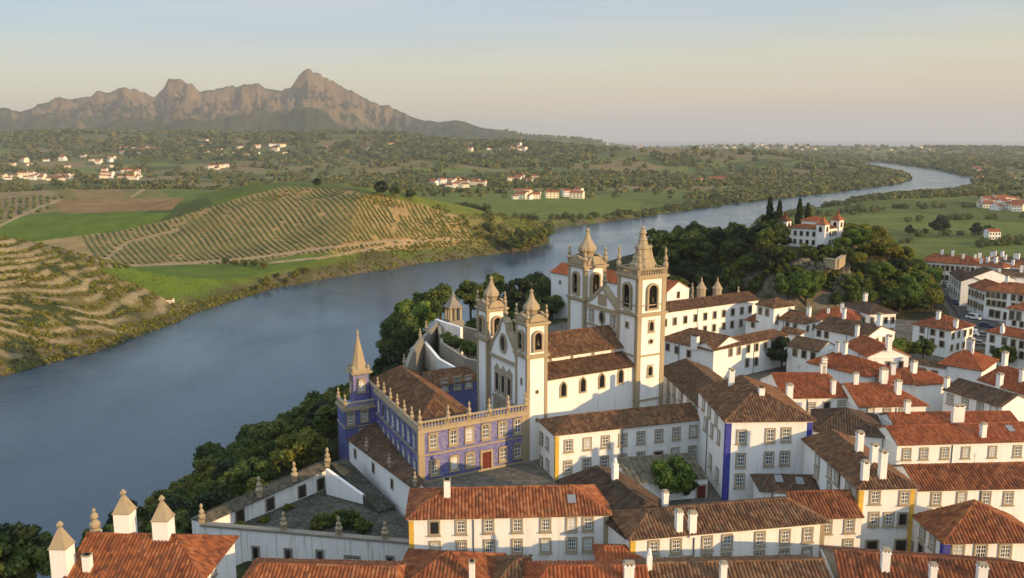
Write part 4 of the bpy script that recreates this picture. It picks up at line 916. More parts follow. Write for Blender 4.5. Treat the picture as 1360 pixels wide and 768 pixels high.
# ------------------------------------------------------------------ churches: shared frame
E0 = P(700, 613, 0); fc = Frame(E0, (.87, .494), (-.494, .87)); CU, CV = fc.u, fc.v
nR, nW = -CV, -CU          # sunny right-hand faces; shaded west fronts
ANG = atan2(CU.y, CU.x)
def bell_tower(th, a0, b0, s, zsh, zb, zt, ztip, belfry_w, style='onion', s2=None, wall='whitewash', clock=False):
    """shaft to zsh with cornice, belfry to zb, cornice, balustrade or pediments, spire to ztip"""
    s2 = s2 or s; e = .12; k = max(.42, s * .15)
    m = MB(); fc.block(m, a0, a0 + s, b0, b0 + s2, -.8, zb); m.build('tower_wall', wall, th)
    m = MB()
    for aa in (a0 - e, a0 + s + e - k):
        for bb in (b0 - e, b0 + s2 + e - k): fc.block(m, aa, aa + k, bb, bb + k, -.8, zb)
    m.build('corner_pilaster', 'stone_light', th)
    m = MB()
    def band(z, h, ex): m = MB(); fc.block(m, a0 - ex, a0 + s + ex, b0 - ex, b0 + s2 + ex, z, z + h); m.build('cornice', 'stone_light', th)
    band(zsh - .5, .3, .2); band(zsh - .2, .35, .42); band(zb, .25, .2); band(zb + .25, .35, .45)
    if s > 4.5:
        for z in (zsh * .30, zsh * .66): band(z, .28, .17)
        band(zsh + 1.35, .18, .16)
    cen = fc(a0 + s / 2, b0 + s2 / 2, zb + .6)
    hb = zb - zsh - 1.9
    for pt, nn in ((fc(a0 + s / 2, b0 - .02, 0), nR), (fc(a0 - .02, b0 + s2 / 2, 0), nW), (fc(a0 + s / 2, b0 + s2 + .02, 0), CV), (fc(a0 + s + .02, b0 + s2 / 2, 0), CU)):
        p = Vector(pt); p.z = zsh + .9 + hb / 2
        add_window(th, p, nn, belfry_w, hb, 'arch', 'stone_light', .42, .34, detail=False, pane='opening_shade', bell=True)  # flat black sheet stands in for the unlit belfry interior
    m = MB()
    if style == 'onion':
        pts = [(a0, b0), (a0 + s, b0), (a0 + s, b0 + s2), (a0, b0 + s2)]
        for i in range(4):   # curved pediment over each belfry side
            (a1, b1), (a2, b2) = pts[i], pts[(i + 1) % 4]; am, bm = (a1 + a2) / 2, (b1 + b2) / 2; d = fc(a2, b2) - fc(a1, b1); L = d.length; d.normalize()
            o = fc(am, bm, zb + .6); nn = Vector((d.y, -d.x, 0)); prof = [(L / 2 * cos(pi * j / 8) * .8, .1 + s * .34 * sin(pi * j / 8)) for j in range(9)]
            fr = [o + d * x + nn * .18 + Vector((0, 0, z)) for x, z in prof]; bk = [p - nn * .5 for p in fr]
            m.face(fr); m.face(bk[::-1])
            for j in range(8): m.face([fr[j], fr[j + 1], bk[j + 1], bk[j]])
        r = s * .40
        H_ = ztip - zb - .6
        m.lathe(cen, [(r * .92, 0), (r * .92, H_ * .12), (r * .62, H_ * .20), (r * .70, H_ * .27), (r * .98, H_ * .36), (r * .94, H_ * .44), (r * .66, H_ * .54), (r * .40, H_ * .64), (r * .22, H_ * .78), (r * .13, H_ * .86), (r * .24, H_ * .88), (r * .20, H_ * .92), (.05, H_ * .95), (.04, H_)], 8, 0, ANG + pi / 8)
    else:
        H_ = ztip - zb - .6; r = s * .36
        m.lathe(cen, [(r * 1.02, 0), (r * 1.02, H_ * .10), (r * 1.12, H_ * .13), (r * 1.10, H_ * .20), (r * .90, H_ * .23), (r * .80, H_ * .30), (r * .86, H_ * .31), (r * .84, H_ * .335), (r * .72, H_ * .35), (r * .60, H_ * .49), (r * .70, H_ * .505), (r * .66, H_ * .55), (r * .46, H_ * .58), (r * .38, H_ * .66), (r * .42, H_ * .67), (r * .34, H_ * .69), (r * .22, H_ * .79), (r * .34, H_ * .80), (r * .30, H_ * .84), (r * .14, H_ * .88), (r * .20, H_ * .91), (.05, H_ * .94), (.04, H_)], 8, 0, ANG + pi / 8)
    m.build('spire', 'stone_light', th)
    if style == 'tall':
        m = MB(); ps = [fc(a0 - .1, b0 - .1, zb + .6), fc(a0 + s + .1, b0 - .1, zb + .6), fc(a0 + s + .1, b0 + s2 + .1, zb + .6), fc(a0 - .1, b0 + s2 + .1, zb + .6)]
        for i in range(4): balustrade(m, ps[i], ps[(i + 1) % 4], 1.2, 0, .5)
        m.build('balustrade', 'stone_light', th)
    for aa in (a0 + .05, a0 + s - .05):
        for bb in (b0 + .05, b0 + s2 - .05):
            m = MB(); pinnacle(m, fc(aa, bb, zb + .55), s * (.62 if style == 'onion' else .72) + .6, .30 if s < 4.5 else .40); m.build('pinnacle', 'stone_light', th)
    m = MB(); c = cen + Vector((0, 0, ztip - zb - .6)); m.box(c + Vector((0, 0, .35)), CU * .05, CV * .05, (0, 0, .5)); m.box(c + Vector((0, 0, .5)), CU * .28, CV * .045, (0, 0, .045)); m.build('cross', 'iron', th)
def front_wall(th, a, b0, b1, prof, thick, mat='whitewash', name='west_front'):
    """upright wall in the b-z plane with the outline prof (b, z)"""
    m = MB(); f = [fc(a, b, z) for b, z in prof]; k = [fc(a + thick, b, z) for b, z in prof]
    m.face(f[::-1]); m.face(k)
    for i in range(len(f)):
        j = (i + 1) % len(f); m.face([f[i], f[j], k[j], k[i]])
    return m.build(name, mat, th)
def coping(th, a, prof, thick, w=.34, name='gable_coping', mat='stone_light'):
    m = MB()
    for (b0, z0), (b1, z1) in zip(prof, prof[1:]):
        p, q = fc(a + thick / 2, b0, z0), fc(a + thick / 2, b1, z1); d = (q - p); L = d.length; d /= L; n = d.cross(CU); n = n if n.z > 0 else -n
        m.box((p + q) / 2 + n * w * .3, d * (L / 2 + .06), CU * (thick / 2 + .18), n * w / 2)
    m.build(name, mat, th)
# --- the twin towered parish church next to the palace
th = empty('church', fc(0, 0)); tag(th, 'smaller white church with two slender onion spired towers beside the blue palace', 'church')
bell_tower(th, 0, 0, 3.5, 17.0, 21.6, 0, 27.4, 1.25)
bell_tower(th, 0, 13.2, 3.5, 17.0, 21.6, 0, 27.6, 1.25)
gp = [(3.5, -.5), (3.5, 14.8), (4.1, 15.4), (4.9, 17.0), (6.0, 18.2), (7.2, 19.4), (7.5, 20.6), (8.35, 21.3), (9.2, 20.6), (9.5, 19.4), (10.7, 18.2), (11.8, 17.0), (12.6, 15.4), (13.2, 14.8), (13.2, -.5)]
front_wall(th, .45, 3.5, 13.2, gp, .8); coping(th, .45, gp[1:-1], .8, .5)
m = MB(); pinnacle(m, fc(.85, 8.35, 21.4), 2.6, .35); m.build('pinnacle', 'stone_light', th)
m = MB()
for b in (3.55, 12.75): fc.block(m, .2, .5, b, b + .4, -.5, 14.8)
fc.block(m, .1, .48, 3.5, 13.2, 14.4, 14.9); fc.block(m, .22, .47, 5.2, 11.5, 0, 7.6); fc.block(m, .12, .46, 5.0, 11.7, 7.6, 8.1)
fc.block(m, .05, .46, 6.5, 6.9, 0, 7.0); fc.block(m, .05, .46, 9.8, 10.2, 0, 7.0); fc.block(m, .25, .47, 5.4, 11.3, 12.3, 12.6)
for b in (5.3, 7.35, 9.4): # small triangular hoods
    p = [fc(.24, b, 12.6), fc(.24, b + 2.0, 12.6), fc(.24, b + 1.0, 13.5)]; q = [x + CU * .22 for x in p]; m.face(p[::-1]); m.face(q)
    for i in range(3): m.face([p[i], p[(i + 1) % 3], q[(i + 1) % 3], q[i]])
m.build('portal', 'stone', th)
for b in (6.3, 8.35, 10.4): add_window(th, fc(.43, b, 10.4), nW, 1.0, 2.9, 'rect', 'stone', .2, .28, pane='glass_dark')
add_window(th, fc(.2, 8.35, 2.4), nW, 2.0, 3.8, 'archdoor', 'stone', .2, .3)
add_window(th, fc(.43, 8.35, 17.3), nW, 1.5, 2.6, 'oval', 'stone', .2, .42)
for z in (12.6, 8.0): add_window(th, fc(-.02, 1.75, z), nW, .3, .9, 'rect', 'stone', .08, .12, detail=False); add_window(th, fc(1.75, -.02, z - 1.5), nR, .35, .5, 'oval', 'stone_light', .08, .14, detail=False)
m = MB(); fc.block(m, 1.0, 21.4, .7, 16.2, -.5, 12.6); fc.block(m, 1.1, 21.4, 4.1, 12.8, 12.6, 15.2); m.build('nave_wall', 'whitewash', th)
roof_on(th, fc(1.1, 4.0), fc(21.4, 4.0), fc(21.4, 12.8), fc(1.1, 12.8), 15.2, .62, (0, 0), 'roof_old', .3)
for b0, b1 in ((.55, 4.1), (16.35, 12.8)):
    m = MB(); tile_plane(m, [fc(3.4, b0 - .25 if b0 < 5 else b0 + .25, 12.6), fc(21.3, b0 - .25 if b0 < 5 else b0 + .25, 12.6), fc(21.3, b1, 14.35), fc(3.4, b1, 14.35)]); m.build('aisle_roof', ['roof_old', 'stone_grey'], th)
for x, y in ((748, 517), (774, 511), (799, 505.5), (824, 499.5)):
    p = ray_plane(x, y, fc(0, .7), CV); add_window(th, p, nR, .95, 2.3, 'pointed', 'stone_light', .14, .24, pane='glass_dark')
for a in (6.5, 10.7, 14.9, 19): m = MB(); fc.block(m, a, a + .5, 3.95, 4.12, 14.3, 14.9); m.build('clerestory_vent', 'stone_grey', th)
# --- the great convent church behind
th = empty('church', fc(21, 0)); tag(th, 'great white convent church with two massive stone spired bell towers and a pediment', 'church')
bell_tower(th, 21.2, 0, 5.6, 21.4, 27.2, 0, 36.2, 1.75, 'tall')
bell_tower(th, 21.2, 15.6, 4.5, 21.4, 27.0, 0, 34.4, 1.5, 'onion', 5.2)
gp = [(5.4, -.5), (5.4, 20.9), (7.4, 21.8), (10.6, 24.2), (13.8, 21.8), (15.8, 20.9), (15.8, -.5)]
front_wall(th, 21.6, 5.4, 15.8, gp, .9); coping(th, 21.6, gp[1:-1], .9, .6)
m = MB(); fc.block(m, 21.25, 21.7, 5.6, 15.6, 20.3, 20.9); fc.block(m, 21.3, 21.7, 5.6, 15.6, 17.2, 17.45); pinnacle(m, fc(22, 10.6, 24.4), 3.0, .4); fc.block(m, 21.42, 21.62, 9.4, 11.8, 21.2, 23.2); m.build('pediment', 'stone_light', th)
add_window(th, fc(21.58, 10.6, 19.0), nW, 1.3, 2.0, 'oval', 'stone', .15, .3, pane='glass_dark')
for b in (7.4, 13.8): add_window(th, fc(21.58, b, 19.0), nW, .9, 1.6, 'rect', 'stone', .15, .25)
for z in (19.2, 11.5): add_window(th, fc(24, -.02, z), nR, .8, 1.5, 'arch', 'stone_light', .14, .24, pane='glass_dark'); add_window(th, fc(21.18, 2.8, z), nW, .5, .8, 'rect', 'stone', .12, .2, detail=False)
add_window(th, fc(24, -.02, 16.6), nR, .6, .6, 'oval', 'stone_light', .14, .2, detail=False); add_window(th, fc(24, -.02, 4.5), nR, .7, 1.1, 'arch', 'stone_light', .14, .2, pane='glass_dark')
m = MB(); fc.block(m, 22.45, 29, 5.9, 15.5, -.5, 14); m.build('nave_wall', 'whitewash', th)
roof_on(th, fc(22.5, 5.9), fc(29, 5.9), fc(29, 15.5), fc(22.5, 15.5), 14, .5, (0, 1), 'roof_red', .3)
bell_tower(th, 36, 16, 3.4, 18.5, 22.4, 0, 30.6, 1.2)
# long convent hall with the white end block and the sunny gable
lh = house('long tall white hall with a dark red roof behind the great church', (732, 361), (886, 388), 12, None, 8.6, pitch=.5, hip=(0, 0), roof='roof_red', zb=-6, name='convent_hall', cat='hall', wins=[(0, [744], 375, 375, .5, .8)], wd=False, group='convent buildings', chim=[])
add_window(lh['th'], (lh['B'] + lh['C']) / 2 + Vector((0, 0, -1.2)), lh['ux'], .9, 1.5, 'rect', 'stone', .12, .2, detail=False)
hh = house('long sunlit convent range with two rows of windows behind the bell tower', (874, 416), (1007, 398), 9, (930, 396), pitch=.42, hip=(0, 0), roof='roof_old', name='convent_range', cat='convent', group='convent buildings', wd=False, spacing=.5,
      wins=[(0, [883, 896, 910, 923.5, 936.5, 949, 961, 973, 985, 996], 429, 411, 1.0, 1.7), (0, [924, 936, 948, 961, 972, 984], 440, 429, 1.0, 1.7)])
house('square convent pavilion with a hipped roof at the end of the long range', (1005, 404), (1028, 409), 9.5, (1030, 396), None, pitch=.45, hip=(.9, .9), roof='roof_old', name='convent_pavilion', cat='convent', group='convent buildings', wd=False, spacing=.5, wins=[(0, [1010, 1019], 413, 415, .9, 1.6), (1, 3, 6.3, 0, .9, 1.8)])
house('low convent wing with a hipped left end behind the tall bell tower', (878, 450), (948, 466), 6.8, (905, 434), pitch=.45, hip=(.8, 0), roof='roof_old', name='convent_wing', cat='convent', group='convent buildings', wd=False, wins=[(0, [887, 899, 915], 461, 470, .9, 1.4)], chim=[(923, 460, 2.2, 1.8, 1.1, 'plain')], spacing=.45)
house('sunlit convent wing with a long brown roof above the courtyard tree', (948, 465), (1045, 445), 7, (1000, 443), pitch=.45, hip=(0, .8), roof='roof_old', name='convent_wing', cat='convent', group='convent buildings', wd=False, spacing=.45,
      wins=[(0, [970, 981, 993.5, 1004.5, 1016, 1026, 1037], 467, 456, .95, 1.6), (0, [992, 1004], 482, 480, .95, 1.7)])
# convent buildings in front
S_ = 'stone_light'
house('white convent house with two window rows and yellow corner beside the palace court', (738, 577), (931, 556), 7.2, (830, 545), pitch=.42, hip=(1, 0), roof='roof_old', name='convent_house', cat='convent', group='convent buildings', trims=[(0, Y_)],
      wins=[(0, [755, 780, 804, 827, 851, 875, 898, 920.5], 592, 573, 1.05, 1.6), (0, [754, 779, 802.5, 826.6, 850.6], 620, 608, 1.05, 1.7), (0, [874], 610, 610, 1.3, 2.6, 'door'), (0, [896, 919], 602.6, 600, 1.05, 1.7), (3, [709, 717, 727.5], 572, 588, .9, 1.5), (3, [708.6, 716.6, 727.8], 605, 618, .9, 1.6)], zfl=0)
tb = house('tall white three storey block with deep blue corners and a broad hipped roof', (928, 517), (965, 559), 11.7, br=(1074, 553), pitch=.45, hip=(.4, 1), roof='roof_old', name='convent_block', cat='convent', group='convent buildings', trims=[(1, B_), (2, B_)],
      wins=[(1, [985, 1023, 1044], 580, 577, 1.05, 1.7), (1, [983.5, 1021, 1042], 611, 608, 1.05, 1.7), (1, [982], 638, 638, 1.05, 1.7), (0, [935, 943, 952], 535, 549, .9, 1.7), (0, [937, 946, 955], 563, 580, .9, 1.7), (0, [944, 953], 612, 630, .9, 1.7)], chim=[(971, 512, 2.2, .8, .9), (1011, 524, 1.0, .9, .9, 'plain')], sky=[])
house('older convent wing with a dark brown roof joining the tall block to the bell tower', (876, 490), (932, 541), 9.0, (935, 497), pitch=.45, hip=(.3, 0), roof='roof_dark', name='convent_wing', cat='convent', group='convent buildings',
      wins=[(0, [880, 888, 896, 904, 915, 926], 497, 538, .9, 1.6), (0, [888, 896, 905, 916], 527, 555, .9, 1.6)], chim=[(978, 484, 2.0, 1.3, .9)])
# lean-to across the yard
a_, b_ = P(836, 642, 3.0), P(940, 634, 3.0); d_ = (b_ - a_).normalized(); w_ = Vector((-d_.y, d_.x, 0))
th = empty('yard_shed', (a_.x, a_.y, 0)); tag(th, 'low shed with a grey sloping slab roof and dark red door behind the yard bush', 'shed')
m = MB(); m.prism([(p.x, p.y) for p in (a_, b_, b_ + w_ * 6, a_ + w_ * 6)], -.5, 2.9); m.build('wall', 'whitewash', th)
m = MB(); tile_plane(m, [a_ - w_ * .3, b_ - w_ * .3, b_ + w_ * 6.2 + Vector((0, 0, 1.4)), a_ + w_ * 6.2 + Vector((0, 0, 1.4))], True, .8, .12); m.build('roof', ['roof_grey', 'stone_grey'], th)
facade_windows(th, [(931, 655)], a_, -w_, 1.2, 2.2, 'door', 'stone', .1, .2, pane='door_red')
# ------------------------------------------------------------------ terraces and garden walls below the palace
W0, W1 = fp(-1.4, -2.4), fp(-4.9, 23)
dW = (W1 - W0).normalized(); nWl = Vector((-dW.y, dW.x, 0))
th = empty('retaining_wall', W0); tag(th, 'high white retaining wall with three small windows below the blue palace', 'wall')
m = MB(); m.prism([(W0.x, W0.y), fp.xy(-.1, -2.4), fp.xy(-.1, 23), (W1.x, W1.y)], -9, .25); m.build('wall', 'whitewash', th)
m = MB(); tile_plane(m, [W0 + nWl * .3 + Vector((0, 0, .35)), W1 + nWl * .3 + Vector((0, 0, .35)), fp(-.1, 22.9, 2.3), fp(-.1, -2.4, 1.3)], True, .42); m.build('roof', ['roof_dark', 'stone_grey'], th)
facade_windows(th, [(472, 603), (496, 621.5), (521, 643)], W0, nWl, .7, 1.5, 'rect', 'stone', .1, .16, detail=False)
for s in (.02, .36, .7):
    m = MB(); pinnacle(m, W0 + (W1 - W0) * s + Vector((0, 0, .7)), 2.3, .3); m.build('pinnacle', 'stone', th)
# long stair against it
th = empty('stone_stair', W1 + nWl * 2); tag(th, 'long stone stair climbing along the white retaining wall', 'staircase')
q0 = P(514, 676, -4.2); q1 = P(449, 612, -1.0); m = MB(); n_ = 30; sd = (q1 - q0); sd.z = 0; sd.normalize(); sn = Vector((-sd.y, sd.x, 0))
for i in range(n_):
    p, q = q0.lerp(q1, i / n_), q0.lerp(q1, (i + 1) / n_); zt = q.z
    m.prism([((p + sn * s).x, (p + sn * s).y) for s in (-1.5, 1.5)] + [((q + sn * s).x, (q + sn * s).y) for s in (1.5, -1.5)], -9, zt)
m.build('step', 'slate_court', th)['kind'] = 'stuff'
m = MB(); pa, pb = P(500, 668, -4.0), P(436, 622, -.4); m.prism([(pa.x, pa.y), (pb.x, pb.y), ((pb + sn * .5).x, (pb + sn * .5).y), ((pa + sn * .5).x, (pa + sn * .5).y)], -9, [pa.z, pb.z, pb.z, pa.z]); m.build('parapet', 'whitewash', th)
# courtyard floor and its walls
f0, f1 = P(266, 698, -2.4), P(545, 722, -2.4); fd = (f1 - f0).normalized(); fn = Vector((fd.y, -fd.x, 0))
cy = [f0 - fn * .4] + [P(*q, -4.6) for q in ((300, 700), (345, 684), (432, 640), (505, 668), (548, 694))] + [f1 - fn * .4]
m = MB(); m.prism([(p.x, p.y) for p in cy], -9, -4.55); tag(m.build('courtyard', 'slate_court'), kind='structure')
th = empty('terrace_wall', (f0.x, f0.y, -9)); tag(th, 'weathered white terrace wall streaked with dark stains and topped by stone urns', 'wall')
m = MB(); m.prism([(f0.x, f0.y), (f1.x, f1.y), ((f1 - fn * .7).x, (f1 - fn * .7).y), ((f0 - fn * .7).x, (f0 - fn * .7).y)], -12, -2.5); m.build('wall', 'whitewash_worn', th)
m = MB(); m.beam(f0 - fn * .35 + Vector((0, 0, -.1)), f1 - fn * .35 + Vector((0, 0, -.1)), 1.05, .3); m.build('coping', 'stone_grey', th)
facade_windows(th, [(340, 735), (383, 738), (425, 740), (518, 748)], f0, fn, .7, 1.7, 'rect', 'stone_grey', .14, .25, detail=False)
facade_windows(th, [(468, 745)], f0, fn, 1.9, 1.2, 'rect', 'stone_grey', .14, .2, pane='door_dark')
for px, zt in ((269, 2.9), (377, 2.7), (450, 2.7), (511, 2.5)):
    p = ray_plane(px, 704, f0 - fn * .35, fn); p.z = -2.2; m = MB(); pinnacle(m, p, zt, .42); m.build('urn', 'stone_light', th)
g0, g1 = f0 - fn * .3, P(437, 624, -1.6); gd = (g1 - g0); gd.z = 0; gL = gd.length; gd.normalize(); gn = Vector((gd.y, -gd.x, 0))
th = empty('arcade_wall', (g0.x, g0.y, -9)); tag(th, 'white courtyard wall with dark doorways and tiled coping above the wooded slope', 'wall')
zA, zB = -2.5, -1.3
m = MB(); m.prism([(g0.x, g0.y), (g1.x, g1.y), ((g1 - gn * 2.4).x, (g1 - gn * 2.4).y), ((g0 - gn * 2.4).x, (g0 - gn * 2.4).y)], -12, [zA, zB, zB, zA]); m.build('wall', 'whitewash_worn', th)
gA, gB = Vector((g0.x, g0.y, zA)), Vector((g1.x, g1.y, zB)); upz = Vector((0, 0, .1))
m = MB(); tile_plane(m, [gA + gn * .35 + upz, gB + gn * .35 + upz, gB - gn * 1.2 + upz * 8, gA - gn * 1.2 + upz * 8]); tile_plane(m, [gB - gn * 2.8 + upz, gA - gn * 2.8 + upz, gA - gn * 1.2 + upz * 8, gB - gn * 1.2 + upz * 8]); m.build('roof', ['roof_grey', 'stone_grey'], th)
for s in (.27, .50, .76, .92):
    add_window(th, g0 + gd * (gL * s) + gn * .02 + Vector((0, 0, -3.45 - g0.z)), gn, 1.25, 1.9, 'door', 'stone_grey', .1, .18)
for px, s in ((326, .42), (384, .70), (436, .985)):
    m = MB(); pinnacle(m, gA.lerp(gB, s) + gn * .1 + upz * 4, 3.2, .45); m.build('urn', 'stone_light', th)
# garden walls beyond the palace: curved ramp, hedge beds, lantern pavilion
th = empty('garden_wall', P(560, 480, 0)); tag(th, 'curving grey stone garden wall sweeping up the slope behind the palace', 'wall')
def wall_line(m, pts, z0, t, mi=0):
    for (p, q) in zip(pts, pts[1:]): d = (q - p); d.z = 0; d.normalize(); n = Vector((-d.y, d.x, 0)) * t / 2; m.prism([((p + n).x, (p + n).y), ((q + n).x, (q + n).y), ((q - n).x, (q - n).y), ((p - n).x, (p - n).y)], z0, [p.z, q.z, q.z, p.z], mi)
m = MB(); wall_line(m, [P(537, 492, 3.0), P(545, 470, 3.4), P(556, 453, 4.0), P(570, 440, 4.6), P(583, 425, 5.4)], -14, .8); m.build('wall', 'stone_grey', th)
for px, py, z in ((558, 450, 4.0), (537, 486, 3.0), (566, 440, 4.4)):
    m = MB(); pinnacle(m, P(px, py, z), 2.6, .35); m.build('pinnacle', 'stone', th)
th = empty('garden_wall', P(600, 470, 0)); tag(th, 'stepped white and grey terrace wall holding a hedge bed beside the small church', 'wall')
m = MB(); wall_line(m, [P(563, 452, 3.2), P(583, 476, 1.6), P(606, 489, 1.2)], -3, .7); m.build('white_wall', 'whitewash_worn', th)
m = MB(); wall_line(m, [P(583, 432, 4.6), P(587, 455, 3.6), P(620, 476, 2.8), P(640, 480, 2.8)], -3, .8); m.build('grey_wall', 'stone_grey', th)
th = empty('garden_wall', P(600, 430, 0)); tag(th, 'white parapet wall of the upper garden under the stone lantern pavilion', 'wall')
m = MB(); wall_line(m, [P(579, 424, 5.6), P(613, 435, 5.2)], -6, .8); m.build('white_wall', 'whitewash_worn', th)
m = MB(); wall_line(m, [P(613, 433, 4.8), P(650, 442, 4.6)], -6, .8); m.build('grey_wall', 'stone_grey', th)
gp_ = P(602, 423, 5.2)
th = empty('garden_pavilion', gp_); tag(th, 'small open stone pavilion with a pointed roof in the upper garden', 'pavilion')
m = MB()
for a, b in ((-1, -1), (1, -1), (1, 1), (-1, 1)): m = MB(); m.box(gp_ + CU * a * 1.35 + CV * b * 1.35 + Vector((0, 0, 1.2)), CU * .28, CV * .28, (0, 0, 1.6)); m.build('pillar', 'stone', th)
for a, b in ((0, -1.35), (-1.35, 0)): m = MB(); m.box(gp_ + CU * a + CV * b + Vector((0, 0, 1.2)), CU * .14, CV * .14, (0, 0, 1.6)); m.build('pillar', 'stone', th)
m = MB(); m.box(gp_ + Vector((0, 0, -2)), CU * 2.0, CV * 2.0, (0, 0, 1.8)); m.box(gp_ + CU * .3 + CV * .3 + Vector((0, 0, 1.2)), CU * .9, CV * .9, (0, 0, 1.5)); m.build('base', 'stone_grey', th)
m = MB(); m.lathe(gp_ + Vector((0, 0, 2.8)), [(1.75, 0), (2.0, .2), (2.0, .45), (1.6, .6), (1.3, 1.1), (.6, 2.3), (.2, 3.2), (.28, 3.4), (.04, 4.2)], 4, 0, ANG + pi / 4, True); m.build('roof', 'stone_grey', th)
for i, (px, py, z, hgt, lb) in enumerate(((931, 393, 10.5, 5.6, 'squat stone turret of the convent nearest the sunny gable'), (952, 393, 10.5, 5.6, 'squat stone turret of the convent farther from the sunny gable'), (919, 390, 10, 3.6, 'thin stone finial between the sunny gable and the squat turrets'), (980, 394, 9.6, 3.4, 'thin stone finial above the roof of the long convent range'))):
    c = P(px, py + 6, z - 1.5); th = empty('convent_turret', c); tag(th, lb, 'turret')
    if i < 2:
        m = MB(); m.lathe(c, [(1.15, -10), (1.15, 3.0)], 8, 0, .3); m.build('shaft', 'stone', th)
        m = MB(); m.lathe(c + Vector((0, 0, 3.0)), [(1.35, 0), (1.35, .3), (1.0, .7), (.5, 1.6), (.2, 2.0), (.25, 2.3), (.04, 3.2)], 8, 0, .3); m.build('cap', 'stone_light', th)
    else:
        m = MB(); m.lathe(c, [(.5, -10), (.5, .6)], 6, 0, .3); m.build('shaft', 'stone', th); m = MB(); pinnacle(m, c + Vector((0, 0, .6)), hgt, .4); m.build('finial', 'stone', th)
# ------------------------------------------------------------------ castle villa on the rock
HT = 17.0
K0 = P(1092, 331, HT); fk = Frame(K0, (.75, .66), (-.80, .60)); KU, KV = fk.u, fk.v; nKR = Vector((KU.y, -KU.x, 0)); nKL = Vector((-KV.y, KV.x, 0))
th = empty('hilltop_villa', K0); tag(th, 'white castle like villa with corner turrets and red roofs on the wooded rock', 'villa')
m = MB(); fk.block(m, 0, 9, 0, 11.5, -4 + HT, HT + 6.0); fk.block(m, 3.2, 8, 3.5, 8.5, HT + 5, HT + 8.2); m.build('wall', 'whitewash', th)
roof_on(th, fk(0, 11.5), fk(0, 0), fk(9, 0), fk(9, 11.5), HT + 6.0, .30, (1, 1), 'roof_rust', .3, sp=.6); roof_on(th, fk(3.2, 8.5), fk(3.2, 3.5), fk(8, 3.5), fk(8, 8.5), HT + 8.2, .5, (1, 1), 'roof_red', .3, sp=.6)
for a, b, s, zt in ((-.6, 11.0, 2.6, 8.0), (-.9, -.9, 2.6, 7.6), (8.2, -.6, 2.6, 8.4)):
    m = MB(); fk.block(m, a, a + s, b, b + s, HT - 4, HT + zt); m.build('turret_wall', 'whitewash', th)
    c = fk(a + s / 2, b + s / 2, HT + zt); m = MB(); m.lathe(c, [(s * .5 + .35, -.1), (s * .5 + .3, .12), (s * .34, .8), (.22, 1.7), (.22, 1.9), (.3, 2.1), (.05, 3.1)], 4, 0, atan2(KU.y, KU.x) + pi / 4, True); m.build('turret_roof', 'roof_rust', th)
    for nn, pt in ((nKR, fk(a + s / 2, b - .02)), (nKL, fk(a - .02, b + s / 2))): add_window(th, pt + Vector((0, 0, HT + zt - 1.5)), nn, .8, 1.4, 'arch', 'stone_light', .1, .15, detail=False, pane='opening_shade')
for z in (4.4, 1.8):
    for k in range(5): add_window(th, fk(-.02, 2.8 + k * 1.9, HT + z), nKL, .75, 1.3, 'rect', 'stone_light', .08, .14, detail=False)
    for k in range(4): add_window(th, fk(2.6 + k * 1.6, -.02, HT + z), nKR, .75, 1.3, 'rect', 'stone_light', .08, .14, detail=False)
th = empty('terrace_wall', fk(6, -5, HT)); tag(th, 'pale stone bastion wall of the villa terrace on the sunny side of the rock', 'wall')
b0_ = P(1098, 350, HT - 1); m = MB(); pts = [P(1096, 344, HT - .6), P(1112, 346, HT - .2), P(1134, 330, HT + .2), P(1140, 322, HT + .2)]
wall_line(m, pts, 14.2, 1.0); m.build('wall', 'stone_light', th); m = MB(); tuple(m.beam(p, q, 1.3, .3) for p, q in zip(pts, pts[1:])); m.build('coping', 'stone_light', th)
th = empty('terrace_wall', fk(-4, 16, HT)); tag(th, 'grey stone terrace wall with a small turret left of the hilltop villa', 'wall')
pts = [P(1006, 333, HT - 1.5), P(1010, 322, HT - .8), P(1040, 330, HT - .6)]; m = MB(); wall_line(m, pts, 4, 1.0); m.build('wall', 'stone', th)
m = MB(); c = P(1015, 322, HT - .4); m.lathe(c, [(.9, -4), (.9, 1.6), (1.1, 1.7), (1.1, 2.0), (.3, 2.2)], 8); m.build('turret', 'stone', th)

b_ = P(127, 708, hl['zr'] - .4); m = MB(); m.box(b_ + Vector((0, 0, -1.2)), hl['ux'] * .5, hl['wv'] * .5, (0, 0, 1.4)); m.build('pedestal', 'whitewash', hl['th']); m = MB(); m.lathe(b_ + Vector((0, 0, .2)), [(.5, 0), (.62, .2), (.3, .4), (.55, .6), (.6, .9), (.35, 1.2), (.2, 1.4), (.42, 1.6), (.4, 1.9), (.12, 2.2), (.22, 2.4), (.03, 2.7)], 8); m.build('finial', 'stone_light', hl['th'])
b_ = P(22, 772, 0); th = empty('stone_urn', (b_.x, b_.y, -6)); tag(th, 'weathered stone urn on a pillar among the trees in the bottom left corner', 'urn')
m = MB(); m.box(b_ + Vector((0, 0, -3)), (.5, 0, 0), (0, .5, 0), (0, 0, 3.4)); m.build('pillar', 'stone_grey', th); m = MB(); pinnacle(m, b_ + Vector((0, 0, .4)), 2.6, .4); m.build('urn_body', 'stone', th)
